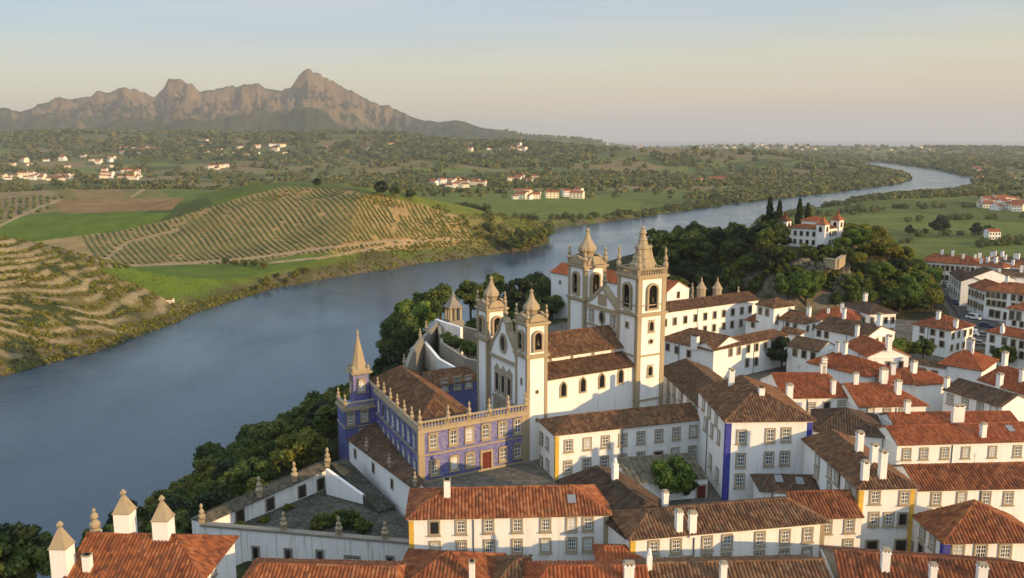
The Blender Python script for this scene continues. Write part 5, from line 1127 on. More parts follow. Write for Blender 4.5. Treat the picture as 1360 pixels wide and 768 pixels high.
# ------------------------------------------------------------------ trees
def tree_proto(h, rx, rz, clumps, leaves, leaf, mat, seed, kind='round'):
    leaves, leaf, clumps = int(leaves * 1.45), leaf * .80, int(clumps * 1.15)
    """trunk with limbs (mesh) and a crown of many leaf sized faces in clumps (mesh)"""
    rng = np.random.RandomState(seed); V = []; Cc = []
    cz = h - rz * .95; tips = []
    for i in range(clumps):
        if kind == 'cypress':
            f = i / clumps; z = .06 * h + f * .93 * h; r = rx * (1 - f) ** .75 * (.55 + .45 * min(1, f * 6)); an = i * 2.4 + rng.rand()
            c = np.array([cos(an) * r * rng.uniform(.4, .95), sin(an) * r * rng.uniform(.4, .95), z]); rad = (.32 * rx + .25) * (1 - .55 * f) * np.array([1, 1, 1.7])
        else:
            d = rng.normal(size=3); d /= np.linalg.norm(d); d[2] = d[2] * .9 + .12; k = rng.uniform(.45, 1.0) ** .6
            c = np.array([d[0] * rx * k, d[1] * rx * k, cz + d[2] * rz * k]); rad = rng.uniform(.26, .42) * rx * np.array([1, 1, .8])
        tips.append(c); tone = rng.uniform(0, 1)
        p = rng.normal(size=(leaves, 3)); p /= np.linalg.norm(p, axis=1)[:, None]; p *= rng.uniform(.35, 1.08, size=(leaves, 1)) ** .6
        q = c + p * rad
        nrm = p + rng.normal(size=p.shape) * .55 + np.array([0, 0, .25]); nrm /= np.linalg.norm(nrm, axis=1)[:, None]
        a = np.cross(nrm, rng.normal(size=p.shape)); a /= np.linalg.norm(a, axis=1)[:, None] + 1e-9; b = np.cross(nrm, a)
        s = leaf * rng.uniform(.6, 1.25, size=(leaves, 1))
        V.append(np.stack([q - a * s * .5 - b * s * .75, q + a * s * .6 - b * s * .2, q + a * s * .1 + b * s * .85, q - a * s * .55 + b * s * .25], 1))
        Cc.append(np.clip(tone * .65 + rng.uniform(0, .35, size=leaves) , 0, 1))
    V = np.concatenate(V).reshape(-1, 3); c = np.repeat(np.concatenate(Cc), 4); nq = len(V) // 4
    me = bpy.data.meshes.new('crown'); me.vertices.add(len(V)); me.vertices.foreach_set('co', V.astype(np.float32).ravel())
    me.loops.add(nq * 4); me.polygons.add(nq); me.loops.foreach_set('vertex_index', np.arange(nq * 4, dtype=np.int32)); me.polygons.foreach_set('loop_start', np.arange(0, nq * 4, 4, dtype=np.int32)); me.polygons.foreach_set('loop_total', np.full(nq, 4, np.int32)); me.update(calc_edges=True)
    ca = me.color_attributes.new('Col', 'FLOAT_COLOR', 'POINT'); ca.data.foreach_set('color', np.stack([c, c, c, np.ones_like(c)], 1).astype(np.float32).ravel()); me.materials.append(MATS[mat])
    tb_ = MB(); r0 = .035 * h + .05
    if kind == 'cypress': tb_.tube((0, 0, -.5), (0, 0, h * .9), r0 * .8, .04, 7)
    else:
        fk_ = Vector((rng.uniform(-.3, .3), rng.uniform(-.3, .3), max(cz - rz * .55, h * .22))); tb_.tube((0, 0, -.6), fk_, r0, r0 * .75, 8)
        for c in tips[:9]: mid = fk_.lerp(Vector(c), .55) + Vector((0, 0, .3)); tb_.tube(fk_, mid, r0 * .5, r0 * .28, 6); tb_.tube(mid, Vector(c), r0 * .28, .03, 5)
    ob = tb_.build('trunk', 'bark'); tm = ob.data; bpy.data.objects.remove(ob)
    return tm, me
ROUND = [tree_proto(9, 3.6, 3.4, 30, 130, .52, 'leaf_green', 1), tree_proto(8, 3.8, 2.9, 32, 120, .50, 'leaf_olive', 2), tree_proto(10, 3.4, 4.0, 34, 120, .52, 'leaf_green', 3), tree_proto(7, 3.3, 2.6, 26, 120, .46, 'leaf_olive', 4),
         tree_proto(8.5, 3.6, 3.2, 30, 120, .5, 'leaf_dark', 5), tree_proto(9.5, 4.2, 3.8, 38, 130, .5, 'leaf_bright', 6), tree_proto(9, 4.0, 3.4, 34, 130, .5, 'leaf_green', 7)]
CYP = [tree_proto(15, 2.0, 7, 60, 90, .45, 'leaf_dark', 11, 'cypress'), tree_proto(12, 1.7, 6, 50, 90, .42, 'leaf_dark', 12, 'cypress')]
BUSH = [tree_proto(2.6, 1.7, 1.2, 14, 90, .32, 'leaf_green', 21), tree_proto(2.2, 1.6, 1.0, 12, 90, .3, 'leaf_olive', 22)]
NT_ = [0]
def tree(x, y, proto, sc=1.0, z=None, label=None, group=None, name='broadleaf_tree', cat='tree', rz=None, flat=1.0):
    tm, cm = proto; z = H(x, y) if z is None else z
    th = empty(name, (x, y, z)); tag(th, label, cat, group); th.rotation_euler = (0, 0, random.uniform(0, 6.28) if rz is None else rz); th.scale = (sc, sc, sc * flat)
    mesh_obj('trunk', tm, th, (0, 0, 0)); mesh_obj('crown', cm, th, (0, 0, 0)); NT_[0] += 1; return th
def scatter(n, xr, yr, accept, sep, seed):
    """dart throwing in plan; accept(x,y,out)->bool array"""
    rng = np.random.RandomState(seed); X_ = rng.uniform(*xr, n); Y_ = rng.uniform(*yr, n); o = terrain_h(X_, Y_); ok = accept(X_, Y_, o); pts = []
    for x, y, z in zip(X_[ok], Y_[ok], o[0][ok]):
        if all((x - a) ** 2 + (y - b) ** 2 > sep * sep for a, b, c in pts): pts.append((x, y, z))
    return pts
def pxof(x, y, z): return np.array([proj((a, b, c)) for a, b, c in zip(x, y, z)])
def seen(x, y, z, top):
    f = np.linspace(.35, .965, 60); zz_ = CAMZ + (z + top - CAMZ) * f
    return bool((H_arr(x * f, y * f) < zz_ + .5).all())
def acc_slope(X_, Y_, o):
    z, sr, st = o[0], o[1], o[2]; q = pxof(X_, Y_, z + 3)
    court = in_poly(X_, Y_, [(p.x, p.y) for p in cy]); gw = sd_poly(X_, Y_, [(g0.x, g0.y), (g1.x, g1.y), (g1.x - gn.x * 3, g1.y - gn.y * 3), (g0.x - gn.x * 3, g0.y - gn.y * 3)])
    pav = sd_poly(X_, Y_, [fp.xy(-7, 22), fp.xy(-7, 30), fp.xy(12, 30), fp.xy(12, 22)])
    return (sr > 2.5) & (st > 2) & (z < -1.0) & (X_ < 20) & ~court & (gw > 3.2) & (sd_poly(X_, Y_, COURT) > 4.5) & (pav > 3.5) & (q[:, 0] > -40) & (Y_ < 260)
pts = scatter(5200, (-95, 20), (60, 260), acc_slope, 5.8, 3); pts = [p for p in pts if seen(*p, 8)]; print('slope', len(pts))
for x, y, z in pts:
    d = hypot(x, y); sc = random.uniform(.72, 1.12)
    tree(x, y, random.choice([ROUND[0], ROUND[1], ROUND[2], ROUND[3], ROUND[6], ROUND[0], ROUND[4]]), sc, z - .6, 'rounded green tree in the dense wood on the slope between the town and the river', 'trees on the river slope', flat=random.uniform(.8, 1))
NS = len(pts)
def acc_garden(X_, Y_, o):
    q = pxof(X_, Y_, o[0] + 3); return in_poly(q[:, 0], q[:, 1], [(512, 470), (528, 420), (590, 410), (560, 440), (540, 466)])
def put(px, py, zbase, proto, sc, label, group=None, name='broadleaf_tree', flat=1.0, cat='tree'):
    p = P(px, py, zbase); return tree(p.x, p.y, proto, sc, zbase - .3, label, group, name, cat, None, flat)
def puth(px, py, proto, sc, label, group=None, name='broadleaf_tree'):
    p = hits([px], [py], 180)[0]; return tree(p[0], p[1], proto, sc, p[2] - .4, label, group, name)
for px, py, z_, k, sc in ((533, 476, -4, 6, 1.15), (548, 452, -3, 5, 1.15), (566, 441, -2, 0, 1.2), (585, 428, 0, 6, 1.1), (524, 487, -6, 0, 1.0), (625, 420, 0, 2, 1.0), (640, 414, 0, 0, .9), (655, 408, 0, 2, 1.0), (690, 414, 0, 4, 1.1), (712, 410, 0, 6, 1.1), (704, 430, 0, 4, 1.0), (672, 424, 0, 4, .8)):
    put(px, py, z_, ROUND[k], sc, 'tree in the grove behind the stone garden walls and the small church', 'trees of the garden grove')
for px, py, z_ in ((600, 462, 1.5), (612, 466, 1.5), (622, 470, 1.5), (592, 458, 2), (633, 474, 1.5)):
    put(px, py, z_, BUSH[0], 1.1, 'clipped shrub in the dark hedge bed under the garden terrace wall', 'hedge bed shrubs', 'garden_shrub', cat='shrub')
put(893, 663, 0, ROUND[5], .62, 'leafy green bush in the small yard below the grey shed', None, 'garden_tree'); put(912, 662, 0, ROUND[2], .40, 'smaller shrub at the right edge of the shed yard', None, 'garden_shrub', cat='shrub')
put(1037, 492, 0, ROUND[4], .85, 'dark round tree standing in the convent courtyard', None, 'courtyard_tree')
puth(1070, 408, ROUND[5], 1.05, 'big bright green tree catching the sun beside the convent pavilion', None, 'broadleaf_tree')
puth(1046, 404, ROUND[5], .8, 'smaller bright green tree left of the big sunlit one', None, 'broadleaf_tree')
for px, py, k, sc, lb in ((1186, 478, 5, .55, 'low yellowish bush beside the white cube house, left one'), (1204, 477, 1, .6, 'yellow green bush in the middle below the white cube house'), (1226, 480, 0, .6, 'green bush below the front wall of the white cube house'), (1333, 490, 0, .6, 'green bush between red roofs near the right edge'), (1246, 448, 4, .5, 'dark shrub behind the white cube house by the street')):
    put(px, py, 0, ROUND[k], sc, lb, None, 'garden_shrub', cat='shrub')
for px, py in ((432, 700), (441, 694), (425, 697), (420, 704), (452, 690), (477, 703), (485, 707), (462, 700)):
    put(px, py, -4.55, BUSH[random.randrange(2)], random.uniform(.5, .95), 'straggling shrub growing in the slate paved courtyard', 'courtyard shrubs', 'garden_shrub', cat='shrub')
for px, py in ((352, 692), (384, 676), (414, 652), (318, 700)):
    put(px, py, -4.55, BUSH[1], .5, 'small dry shrub at the foot of the arcade wall', 'shrubs at the arcade wall', 'garden_shrub', cat='shrub')
put(20, 790, -2, ROUND[4], .95, 'dark tree at the lower left corner of the view', None, 'broadleaf_tree'); put(48, 786, -2, ROUND[0], .75, 'dark tree beside the leftmost chimney tower', None, 'broadleaf_tree'); put(6, 800, -2, ROUND[2], .8, 'dark tree cut by the left edge at the bottom corner')
# wooded rock of the villa
def acc_hill(X_, Y_, o):
    z, sr, st = o[0], o[1], o[2]; dc = np.hypot((X_ - CASTLE[0]) / 1.15, Y_ - CASTLE[1]); q = pxof(X_, Y_, z)
    villa = sd_poly(X_, Y_, [fk.xy(-3, -3), fk.xy(12, -3), fk.xy(12, 15), fk.xy(-3, 15)])
    rows = np.interp(q[:, 0], [870, 930, 1010, 1110, 1180, 1240, 1262], [400, 388, 379, 392, 414, 412, 395])
    front = (q[:, 0] > 1040) & (q[:, 0] < 1118) & (q[:, 1] < 340) & (Y_ < 262)
    bare = ((q[:, 0] > 1056) & (q[:, 0] < 1086) & (q[:, 1] > 348) & (q[:, 1] < 368)) | ((q[:, 0] > 1112) & (q[:, 0] < 1132) & (q[:, 1] > 360) & (q[:, 1] < 400))
    return (z > -20) & (sr > 3) & (villa > 1.5) & (q[:, 1] < rows) & (q[:, 0] > 860) & (q[:, 0] < 1236) & ~bare & ~front & (Y_ < 345) & (st < 55)
pts = scatter(9000, (30, 190), (205, 345), acc_hill, 4.3, 8)
random.shuffle(pts); pts = sorted(pts, key=lambda p: p[1]); pts = [p for p in pts if seen(*p, 6.5)]; pts = pts[:130]
for x, y, z in pts:
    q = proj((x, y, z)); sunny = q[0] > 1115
    pr = random.choice([ROUND[1], ROUND[3], ROUND[1], ROUND[5], ROUND[5]]) if sunny else random.choice([ROUND[4], ROUND[0], ROUND[4], ROUND[2], ROUND[6]])  # sunlight put into leaf colour: brighter crowns on sunny flank, darker on shaded
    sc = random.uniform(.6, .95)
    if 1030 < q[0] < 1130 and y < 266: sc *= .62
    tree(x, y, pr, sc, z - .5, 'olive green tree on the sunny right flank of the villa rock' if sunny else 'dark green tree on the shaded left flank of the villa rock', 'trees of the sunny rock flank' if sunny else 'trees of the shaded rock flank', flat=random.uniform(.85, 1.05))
rng = np.random.RandomState(77); pxs = np.concatenate([rng.uniform(930, 1125, 130), rng.uniform(1105, 1240, 110)]); pys = np.concatenate([rng.uniform(342, 396, 130), rng.uniform(368, 416, 110)]); kept = []
for p, px, py in zip(hits(pxs, pys, 180), pxs, pys):
    if np.isnan(p[0]) or p[2] < 1.0 or any((p[0] - a) ** 2 + (p[1] - b) ** 2 + (p[2] - c) ** 2 < 7.5 for a, b, c in kept): continue
    if (1056 < px < 1084 and 348 < py < 366) or (1113 < px < 1130 and 366 < py < 398): continue
    kept.append(tuple(p))
    if len(kept) > 125: break
    tree(p[0], p[1], random.choice([ROUND[0], ROUND[3], ROUND[4], ROUND[1], ROUND[6]]), random.uniform(.34, .58) * (1 if px < 1118 else 1.35), p[2] - .5, 'bushy small tree clinging to the steep front of the villa rock' if px < 1118 else 'small tree at the foot of the sunny rock flank beside the street', 'bushes on the rock front' if px < 1118 else 'small trees by the street', 'rock_shrub', 'shrub')
for px, py, z_, k, sc, lb in ((1020, 322, 14, 0, 1.08, 'tallest dark cypress left of the hilltop villa'), (1033, 323, 14, 0, 1.0, 'second tall cypress, just right of the tallest'), (1006, 326, 12, 1, .75, 'short thin cypress at the left end of the villa cypresses'),
                              (1060, 312, 15, 0, .92, 'broad conifer rising directly behind the villa roof'), (1071, 312, 15, 1, 1.0, 'lower conifer just right of the one behind the villa roof'), (1012, 328, 12, 1, .95, 'cypress between the thin one and the tallest one'), (1027, 325, 13, 1, 1.0, 'cypress standing in the gap between the two tallest'), (1091, 314, 13, 1, .5, 'small conifer peeping behind the right roof of the villa')):
    p = P(px, py, z_); tree(p.x, p.y, CYP[k], sc * 1.05, z_ - 1, lb, 'conifers beside the villa', 'cypress_tree', 'cypress', flat=1.0)
# rock outcrops
def rock(x, y, z, r, seed, label, sq=(1, 1, 1)):
    bm = bmesh.new(); bmesh.ops.create_icosphere(bm, subdivisions=4, radius=1)
    from mathutils import noise
    for v in bm.verts:
        p = v.co.copy(); k = 1 + .45 * noise.noise(p * 1.3 + Vector((seed, 0, 0))) + .25 * abs(noise.noise(p * 3.1 + Vector((0, seed, 0)))) + .16 * noise.noise(p * 8) + .10 * noise.noise(p * 17)
        v.co = Vector((p.x * sq[0], p.y * sq[1], p.z * sq[2])) * r * k
    me = bpy.data.meshes.new('rock_outcrop'); bm.to_mesh(me); bm.free(); me.materials.append(MATS['rock']); o = bpy.data.objects.new('rock_outcrop', me); COL.objects.link(o); o.location = (x, y, z); tag(o, label, 'rock', 'rock outcrops below the villa')
for px, py, z_, r, sq, lb in ((1070, 358, 10, 2.7, (1.4, .8, 1.3), 'broad pale rock face straight below the villa windows'), (1122, 385, 4, 3.4, (1, .9, 1.7), 'tall sunlit rock pillar on the right below the bastion'), (1098, 372, 6, 3.2, (1.2, .8, 1.1), 'rock between the pale face and the sunlit pillar'), (1030, 388, 1.5, 2.0, (1, .8, 1.2), 'small grey rock above the end of the convent range'), (1218, 396, 1.5, 2.2, (1, .8, 1.5), 'rock at the foot of the olive trees by the street'), (1194, 404, 1.5, 2.0, (.9, .8, 1.6), 'narrow rock among the olive trees above the low building')):
    p = hits([px], [py], 180)[0]; rock(p[0], p[1] + .5, p[2] - r * .25, r, px * .37, lb, sq)
# ------------------------------------------------------------------ vineyards: long low hedges following the ground
def np_mesh(name, V, Q, mat, cols=None, smooth=False):
    me = bpy.data.meshes.new(name); me.vertices.add(len(V)); me.vertices.foreach_set('co', np.asarray(V, np.float32).ravel()); k = Q.shape[1]
    me.loops.add(Q.size); me.polygons.add(len(Q)); me.loops.foreach_set('vertex_index', Q.astype(np.int32).ravel()); me.polygons.foreach_set('loop_start', np.arange(0, Q.size, k, dtype=np.int32)); me.polygons.foreach_set('loop_total', np.full(len(Q), k, np.int32))
    if smooth: me.polygons.foreach_set('use_smooth', np.ones(len(Q), bool))
    me.update(calc_edges=True)
    if cols is not None:
        ca = me.color_attributes.new('Col', 'FLOAT_COLOR', 'POINT'); ca.data.foreach_set('color', np.stack([cols, cols, cols, np.ones_like(cols)], 1).astype(np.float32).ravel())
    me.materials.append(MATS[mat]); o = bpy.data.objects.new(name, me); COL.objects.link(o); return o
def vineyard(poly, xr, yr, ang, spacing, hgt, wid, seed, ymax, gapn=.36):
    rng = np.random.RandomState(seed); d = np.array([cos(ang), sin(ang)]); n = np.array([-d[1], d[0]]); c = np.array([(xr[0] + xr[1]) / 2, (yr[0] + yr[1]) / 2]); R_ = hypot(xr[1] - xr[0], yr[1] - yr[0]) / 2
    ss = np.arange(-R_, R_, spacing); tt = np.arange(-R_, R_, 1.7); S_, T_ = np.meshgrid(ss, tt, indexing='ij')
    wob = 6 * fbm(T_ / 90, S_ / 200, 2, seed) + rng.normal(size=S_.shape) * .12
    X_ = c[0] + n[0] * (S_ + wob) + d[0] * T_; Y_ = c[1] + n[1] * (S_ + wob) + d[1] * T_
    z = H_arr(X_.ravel(), Y_.ravel()).reshape(X_.shape)
    dep = Y_ * CP - (z - CAMZ) * SP; px = CX + F * X_ / dep; py = CY - F * (Y_ * SP + (z - CAMZ) * CP) / dep
    ok = in_poly(px, py, poly) & (Y_ < ymax) & (vnoise(X_ / 5, Y_ / 5, seed + 3) + .25 * vnoise(X_ / 40, Y_ / 40, seed) > gapn)
    for path in PATHS:
        for (ax, ay), (bx, by) in zip(path, path[1:]):
            ex, ey = bx - ax, by - ay; t_ = np.clip(((px - ax) * ex + (py - ay) * ey) / (ex * ex + ey * ey), 0, 1); ok &= np.hypot(px - ax - ex * t_, (py - ay - ey * t_) * 1.6) > 3.0
    hh = hgt * rng.uniform(.6, 1.25, size=X_.shape); w_ = wid * rng.uniform(.6, 1.3, size=X_.shape)
    prof = [(-.5, 0), (-.45, .6), (0, 1), (.45, .65), (.5, 0)]
    Vv = np.stack([np.stack([X_ + n[0] * a * w_, Y_ + n[1] * a * w_, z - .15 + hh * b], -1) for a, b in prof], 2)  # rows, pts, prof, 3
    idx = np.arange(X_.size * 5).reshape(X_.shape[0], X_.shape[1], 5); seg = ok[:, :-1] & ok[:, 1:]
    q = np.stack([idx[:, :-1, :-1], idx[:, 1:, :-1], idx[:, 1:, 1:], idx[:, :-1, 1:]], -1)[seg].reshape(-1, 4)
    used = np.unique(q); remap = np.full(X_.size * 5, -1); remap[used] = np.arange(len(used)); V = Vv.reshape(-1, 3)[used]; q = remap[q]
    col = np.clip(vnoise(V[:, 0] / 14, V[:, 1] / 14, seed) * .8 + RS.uniform(0, .3, len(V)), 0, 1)
    o = np_mesh('vineyard_rows', V, q, 'leaf_olive', col); tag(o, kind='stuff'); return o
vineyard(VINE1, (-240, 10), (520, 820), radians(-60), 3.6, 1.15, 1.6, 4, 800, .24)
vineyard(VINE2, (-520, -280), (640, 980), radians(-62), 6.5, 2.2, 2.6, 6, 1100)
# ------------------------------------------------------------------ woods and scrub: clumps too many to count
def blobs(name, X_, Y_, Z_, R_, mat, seed, k=16, size=.95, flat=1.0):
    """foliage masses: leafy tufts of k faces each"""
    rng = np.random.RandomState(seed); n = len(X_); p = rng.normal(size=(n, k, 3)); p /= np.linalg.norm(p, axis=2)[..., None]
    d = p * rng.uniform(.35, 1.0, size=(n, k, 1)) ** .5 * R_[:, None, None] * np.array([1, 1, flat * rng.uniform(.85, 1.15)]); q = d + np.stack([X_, Y_, Z_ + R_ * .62 * flat], -1)[:, None, :]
    nrm = p + rng.normal(size=p.shape) * .4 + np.array([0, 0, .3]); nrm /= np.linalg.norm(nrm, axis=2)[..., None]
    a = np.cross(nrm, rng.normal(size=p.shape)); a /= np.linalg.norm(a, axis=2)[..., None] + 1e-9; b = np.cross(nrm, a); s = size * R_[:, None, None] * rng.uniform(.6, 1.3, size=(n, k, 1))
    V = np.stack([q - a * s * .5 - b * s * .6, q + a * s * .6 - b * s * .3, q + a * s * .25 + b * s * .6, q - a * s * .45 + b * s * .4], 2).reshape(-1, 3); Q = np.arange(len(V)).reshape(-1, 4)
    c = np.repeat(np.clip(np.repeat(rng.uniform(0, 1, n) * .7, k) + rng.uniform(0, .35, n * k), 0, 1), 4)
    return np_mesh(name, V, Q, mat, c)
def sample_px(n, pxr, pyr, seed, zg=-24):
    rng = np.random.RandomState(seed); px = rng.uniform(*pxr, n); py = rng.uniform(*pyr, n); a, b = (px - CX) / F, -(py - CY) / F
    dx, dy, dz = a, CP + b * SP, -SP + b * CP; t_ = (zg - CAMZ) / dz; return dx * t_, dy * t_
VIL = [((2, 95), (233, 240), 26, 'pale house in the large village at the left edge below the mountain', 1), ((130, 192), (229, 239), 22, 'pale house in the village just right of the left edge village', 1), ((0, 150), (208, 224), 22, 'scattered house on the plain at the left under the mountain', 0), ((150, 210), (199, 206), 16, 'house in the strung out hamlet at the foot of the mountain', 0),
       ((225, 300), (203, 209), 14, 'house in the hamlet under the middle of the mountain', 0), ((262, 380), (190, 214), 26, 'house in the scattered hillside hamlets below the highest peak', 0), ((275, 305), (222, 226), 10, 'white house of the little group left of the vineyard crest', 0), ((575, 640), (242, 250), 24, 'pale house in the village amid the green fields across the river', 1), ((680, 770), (256, 265), 14, 'small house along the lane beside the river fields', 0), ((675, 720), (237, 242), 8, 'white house behind the village of the green fields', 0),
       ((615, 700), (192, 203), 18, 'house on the wooded ridge in the distance above the fields', 0), ((800, 1010), (190, 198), 24, 'house in the coastal town near the horizon', 0), ((1010, 1240), (193, 200), 22, 'house in the coastal town toward the far right horizon', 0), ((920, 960), (240, 245), 6, 'long white shed beside the river bend fields', 4), ((1305, 1360), (270, 281), 22, 'house in the hamlet beyond the fields at the right edge', 1), ((1290, 1350), (222, 245), 8, 'lone house in the woods across the bend at the right', 0), ((430, 560), (190, 206), 12, 'house on the slope below the mountain shoulder', 0)]
# far plain and hills
X_, Y_ = sample_px(60000, (-60, 1420), (196, 262), 31); o = terrain_h(X_, Y_); D_ = np.hypot(X_, Y_)
wood = fbm(X_ / 330, Y_ / 240, 4, 81) + .22 * sstep(-15, 25, o[0]) + .10 * (X_ > 0) * (D_ > 1200)
line_ = np.abs(fbm(X_ / 210, Y_ / 120, 2, 83) - .5) < .018
dpx = proj
ok = ((wood > .75 - .04 * (D_ > 2600)) | line_ | (RS.rand(len(X_)) < .035)) & (o[1] > 6) & (o[0] > -29.5) & (D_ > 900) & (D_ < 6600) & (o[6] < .12)
bank_ = (o[1] > 4) & (o[1] < 70) & (D_ > 560) & (o[0] > -31)
ok |= bank_ & (RS.rand(len(X_)) < .85)
ok &= ~((X_ > 60) & (o[1] > 75) & (D_ < 1230) & (D_ > 0) & (RS.rand(len(X_)) < .93))
q_ = pxof(X_, Y_, o[0])
for (xa, xb), (ya, yb), *_ in VIL: ok &= ~((q_[:, 0] > xa - 4) & (q_[:, 0] < xb + 4) & (q_[:, 1] > ya - 1) & (q_[:, 1] < yb + 3.5) & (RS.rand(len(X_)) < .82))
i = np.where(ok)[0][:15000]; Rr = (3.2 + 3.2 * RS.rand(len(i))) * np.clip(D_[i] / 1500, .9, 1.9)
tag(blobs('woodland', X_[i], Y_[i], o[0][i], Rr, 'wood_far', 1, 20, .80, .8), kind='stuff')
# tree belts along the banks, nearer
Xb, Yb = [], []
def belt(path, z, n, wdt, seed):
    rng = np.random.RandomState(seed)
    for (a, b), (c, d) in zip(path, path[1:]):
        p, q = P(a, b, z), P(c, d, z); k = max(2, int(n * (q - p).length / 60))
        for _ in range(k): r = p.lerp(q, rng.rand()); Xb.append(r.x + rng.normal() * wdt); Yb.append(r.y + abs(rng.normal()) * wdt * 1.5)
belt([(737, 301), (800, 294), (850, 288), (920, 276), (1000, 265), (1060, 258)], WATER, 13, 3.5, 1)
belt([(850, 286), (920, 272), (1000, 260), (1060, 254), (1120, 248)], -24, 16, 10, 2)
belt([(1010, 296), (1060, 282), (1120, 272), (1180, 265), (1250, 262), (1290, 262)], -26, 13, 9, 3)
belt([(1090, 292), (1160, 280), (1230, 278), (1300, 276)], -26, 9, 10, 4)
belt([(600, 290), (650, 297), (700, 300), (735, 298)], -26, 11, 5, 5)
belt([(560, 283), (620, 300), (660, 318)], -22, 15, 4, 6)
belt([(370, 245), (420, 247), (440, 240)], -12, 6, 8, 7)
belt([(130, 258), (200, 250), (280, 246), (390, 246)], -16, 9, 14, 8)
belt([(230, 276), (290, 262), (380, 246)], -12, 15, 12, 9)
belt([(1130, 330), (1230, 322)], -26, 4, 3, 10); belt([(1200, 296), (1360, 290)], -26, 5, 2.5, 12); belt([(1190, 315), (1300, 312), (1400, 318)], -26, 4, 3, 13); belt([(1300, 326), (1400, 318)], -24, 14, 6, 14)
Xb, Yb = np.array(Xb), np.array(Yb); o = terrain_h(Xb, Yb); k = (o[1] > 1.5); Xb, Yb = Xb[k], Yb[k]; zb_ = o[0][k]
tag(blobs('woodland', Xb, Yb, zb_, 2.4 + 2.2 * RS.rand(len(Xb)), 'wood_far', 2, 120, .31), kind='stuff')
# brush on the terraced hill and along the far waterline
X_ = np.concatenate([RS.uniform(-330, 60, 60000), RS.uniform(-330, -110, 60000)]); Y_ = np.concatenate([RS.uniform(250, 760, 60000), RS.uniform(270, 470, 60000)]); o = terrain_h(X_, Y_)
far_ = Y_ > np.interp(X_, [p[0] for p in RIVER[0:24]], [p[1] for p in RIVER[0:24]])
edge = far_ & (o[1] > .8) & (o[1] < np.where(X_ < -110, 7, 20)) & (RS.rand(len(X_)) < .4); q_ = pxof(X_, Y_, o[0]); ing = in_poly(q_[:, 0], q_[:, 1], GREEN2) | in_poly(q_[:, 0], q_[:, 1], GREEN3)
ter = far_ & (o[7] > .3) & (o[1] > 3) & (((o[3] > .15) & (o[3] < .36) & (RS.rand(len(X_)) < .75)) | ((fbm(X_ / 25, Y_ / 25, 3, 91) > .72) & (RS.rand(len(X_)) < .25)))
foot = far_ & (o[7] < .3) & (o[1] > 12) & (o[1] < 45) & (X_ > -70) & (RS.rand(len(X_)) < .4)
crest = in_poly(q_[:, 0], q_[:, 1], [(330, 268), (400, 250), (560, 262), (600, 282), (520, 276), (440, 262)]) & (Y_ < 730) & (fbm(X_ / 30, Y_ / 30, 3, 93) > .45)
east = in_poly(q_[:, 0], q_[:, 1], [(560, 275), (640, 300), (700, 325), (655, 338), (600, 335), (620, 312)]) & (Y_ < 700) & (RS.rand(len(X_)) < .7)
k = (edge | ter | foot | crest | east) & ~ing
tag(blobs('scrub', X_[k], Y_[k], o[0][k], (.38 + .55 * RS.rand(k.sum()) ** 2 + .25 * (X_[k] > -110)), 'leaf_olive', 3, 12, .8, .9), kind='stuff')
# vegetation on the lower mountain
X_ = RS.uniform(-3200, 900, 16000); Y_ = RS.uniform(2600, 4600, 16000); o = terrain_h(X_, Y_); k = (fbm(X_ / 260, Y_ / 200, 3, 95) > .5) & (o[0] > -22) & (o[5] < 5200)
tag(blobs('woodland', X_[k], Y_[k], o[0][k], 7 + 7 * RS.rand(k.sum()), 'wood_far', 4, 14, 1.0, .7), kind='stuff')
# single trees one can tell apart across the river
sg = [(507, 262, 1.3, 4, 'tall dark tree standing alone in the green fields behind the vineyard'), (421, 250, .8, 4, 'small dark tree on the crest of the vineyard'), (525, 266, 1.0, 0, 'round tree just right of the tall lone field tree'), (545, 266, .9, 0, 'tree at the right end of the short hedge in the fields'),
      (1247, 315, 1.9, 4, 'big dark round tree alone in the fields beyond the town'), (1208, 314, 1.0, 4, 'pair of low dark trees left of the big field tree'), (1228, 314, .7, 0, 'slim little tree between the low pair and the big field tree'), (1296, 314, 1.2, 4, 'dark tree right of the big one in the fields'), (1312, 316, 1.1, 0, 'dark tree beside the small white farmhouse on the right')]
for (px, py, sc, k, lb), p in zip(sg, hits([s[0] for s in sg], [s[1] for s in sg], 380)):
    if not np.isnan(p[0]): tree(p[0], p[1], ROUND[k], sc, p[2] - .3, lb)
pl = [(667, 333), (674, 331), (682, 331), (690, 329), (698, 328), (706, 327), (713, 325), (719, 322), (725, 320), (728, 316), (716, 328), (703, 332), (692, 334), (680, 336)]
for px, py in pl: p = P(px, py + 1, -29); tree(p.x, p.y + 4, random.choice([ROUND[0], ROUND[1], ROUND[6]]), random.uniform(.95, 1.3), max(H(p.x, p.y + 4), -29.5), 'leafy tree of the clump on the river point below the vineyard hill', 'trees on the river point')
pl = [(640, 318), (650, 322), (655, 312), (632, 308), (620, 302), (645, 304), (300, 352), (312, 352), (325, 354), (337, 356), (350, 357), (368, 372), (380, 378), (392, 372), (405, 368), (355, 384), (340, 388)]
for (px, py), p in zip(pl, hits([a for a, b in pl], [b for a, b in pl], 380)):
    if not np.isnan(p[0]): tree(p[0], p[1], random.choice([ROUND[0], ROUND[1], ROUND[3]]), random.uniform(.4, .7), p[2] - .3, 'small tree along the field edge between the vineyard and the river', 'small trees across the river')
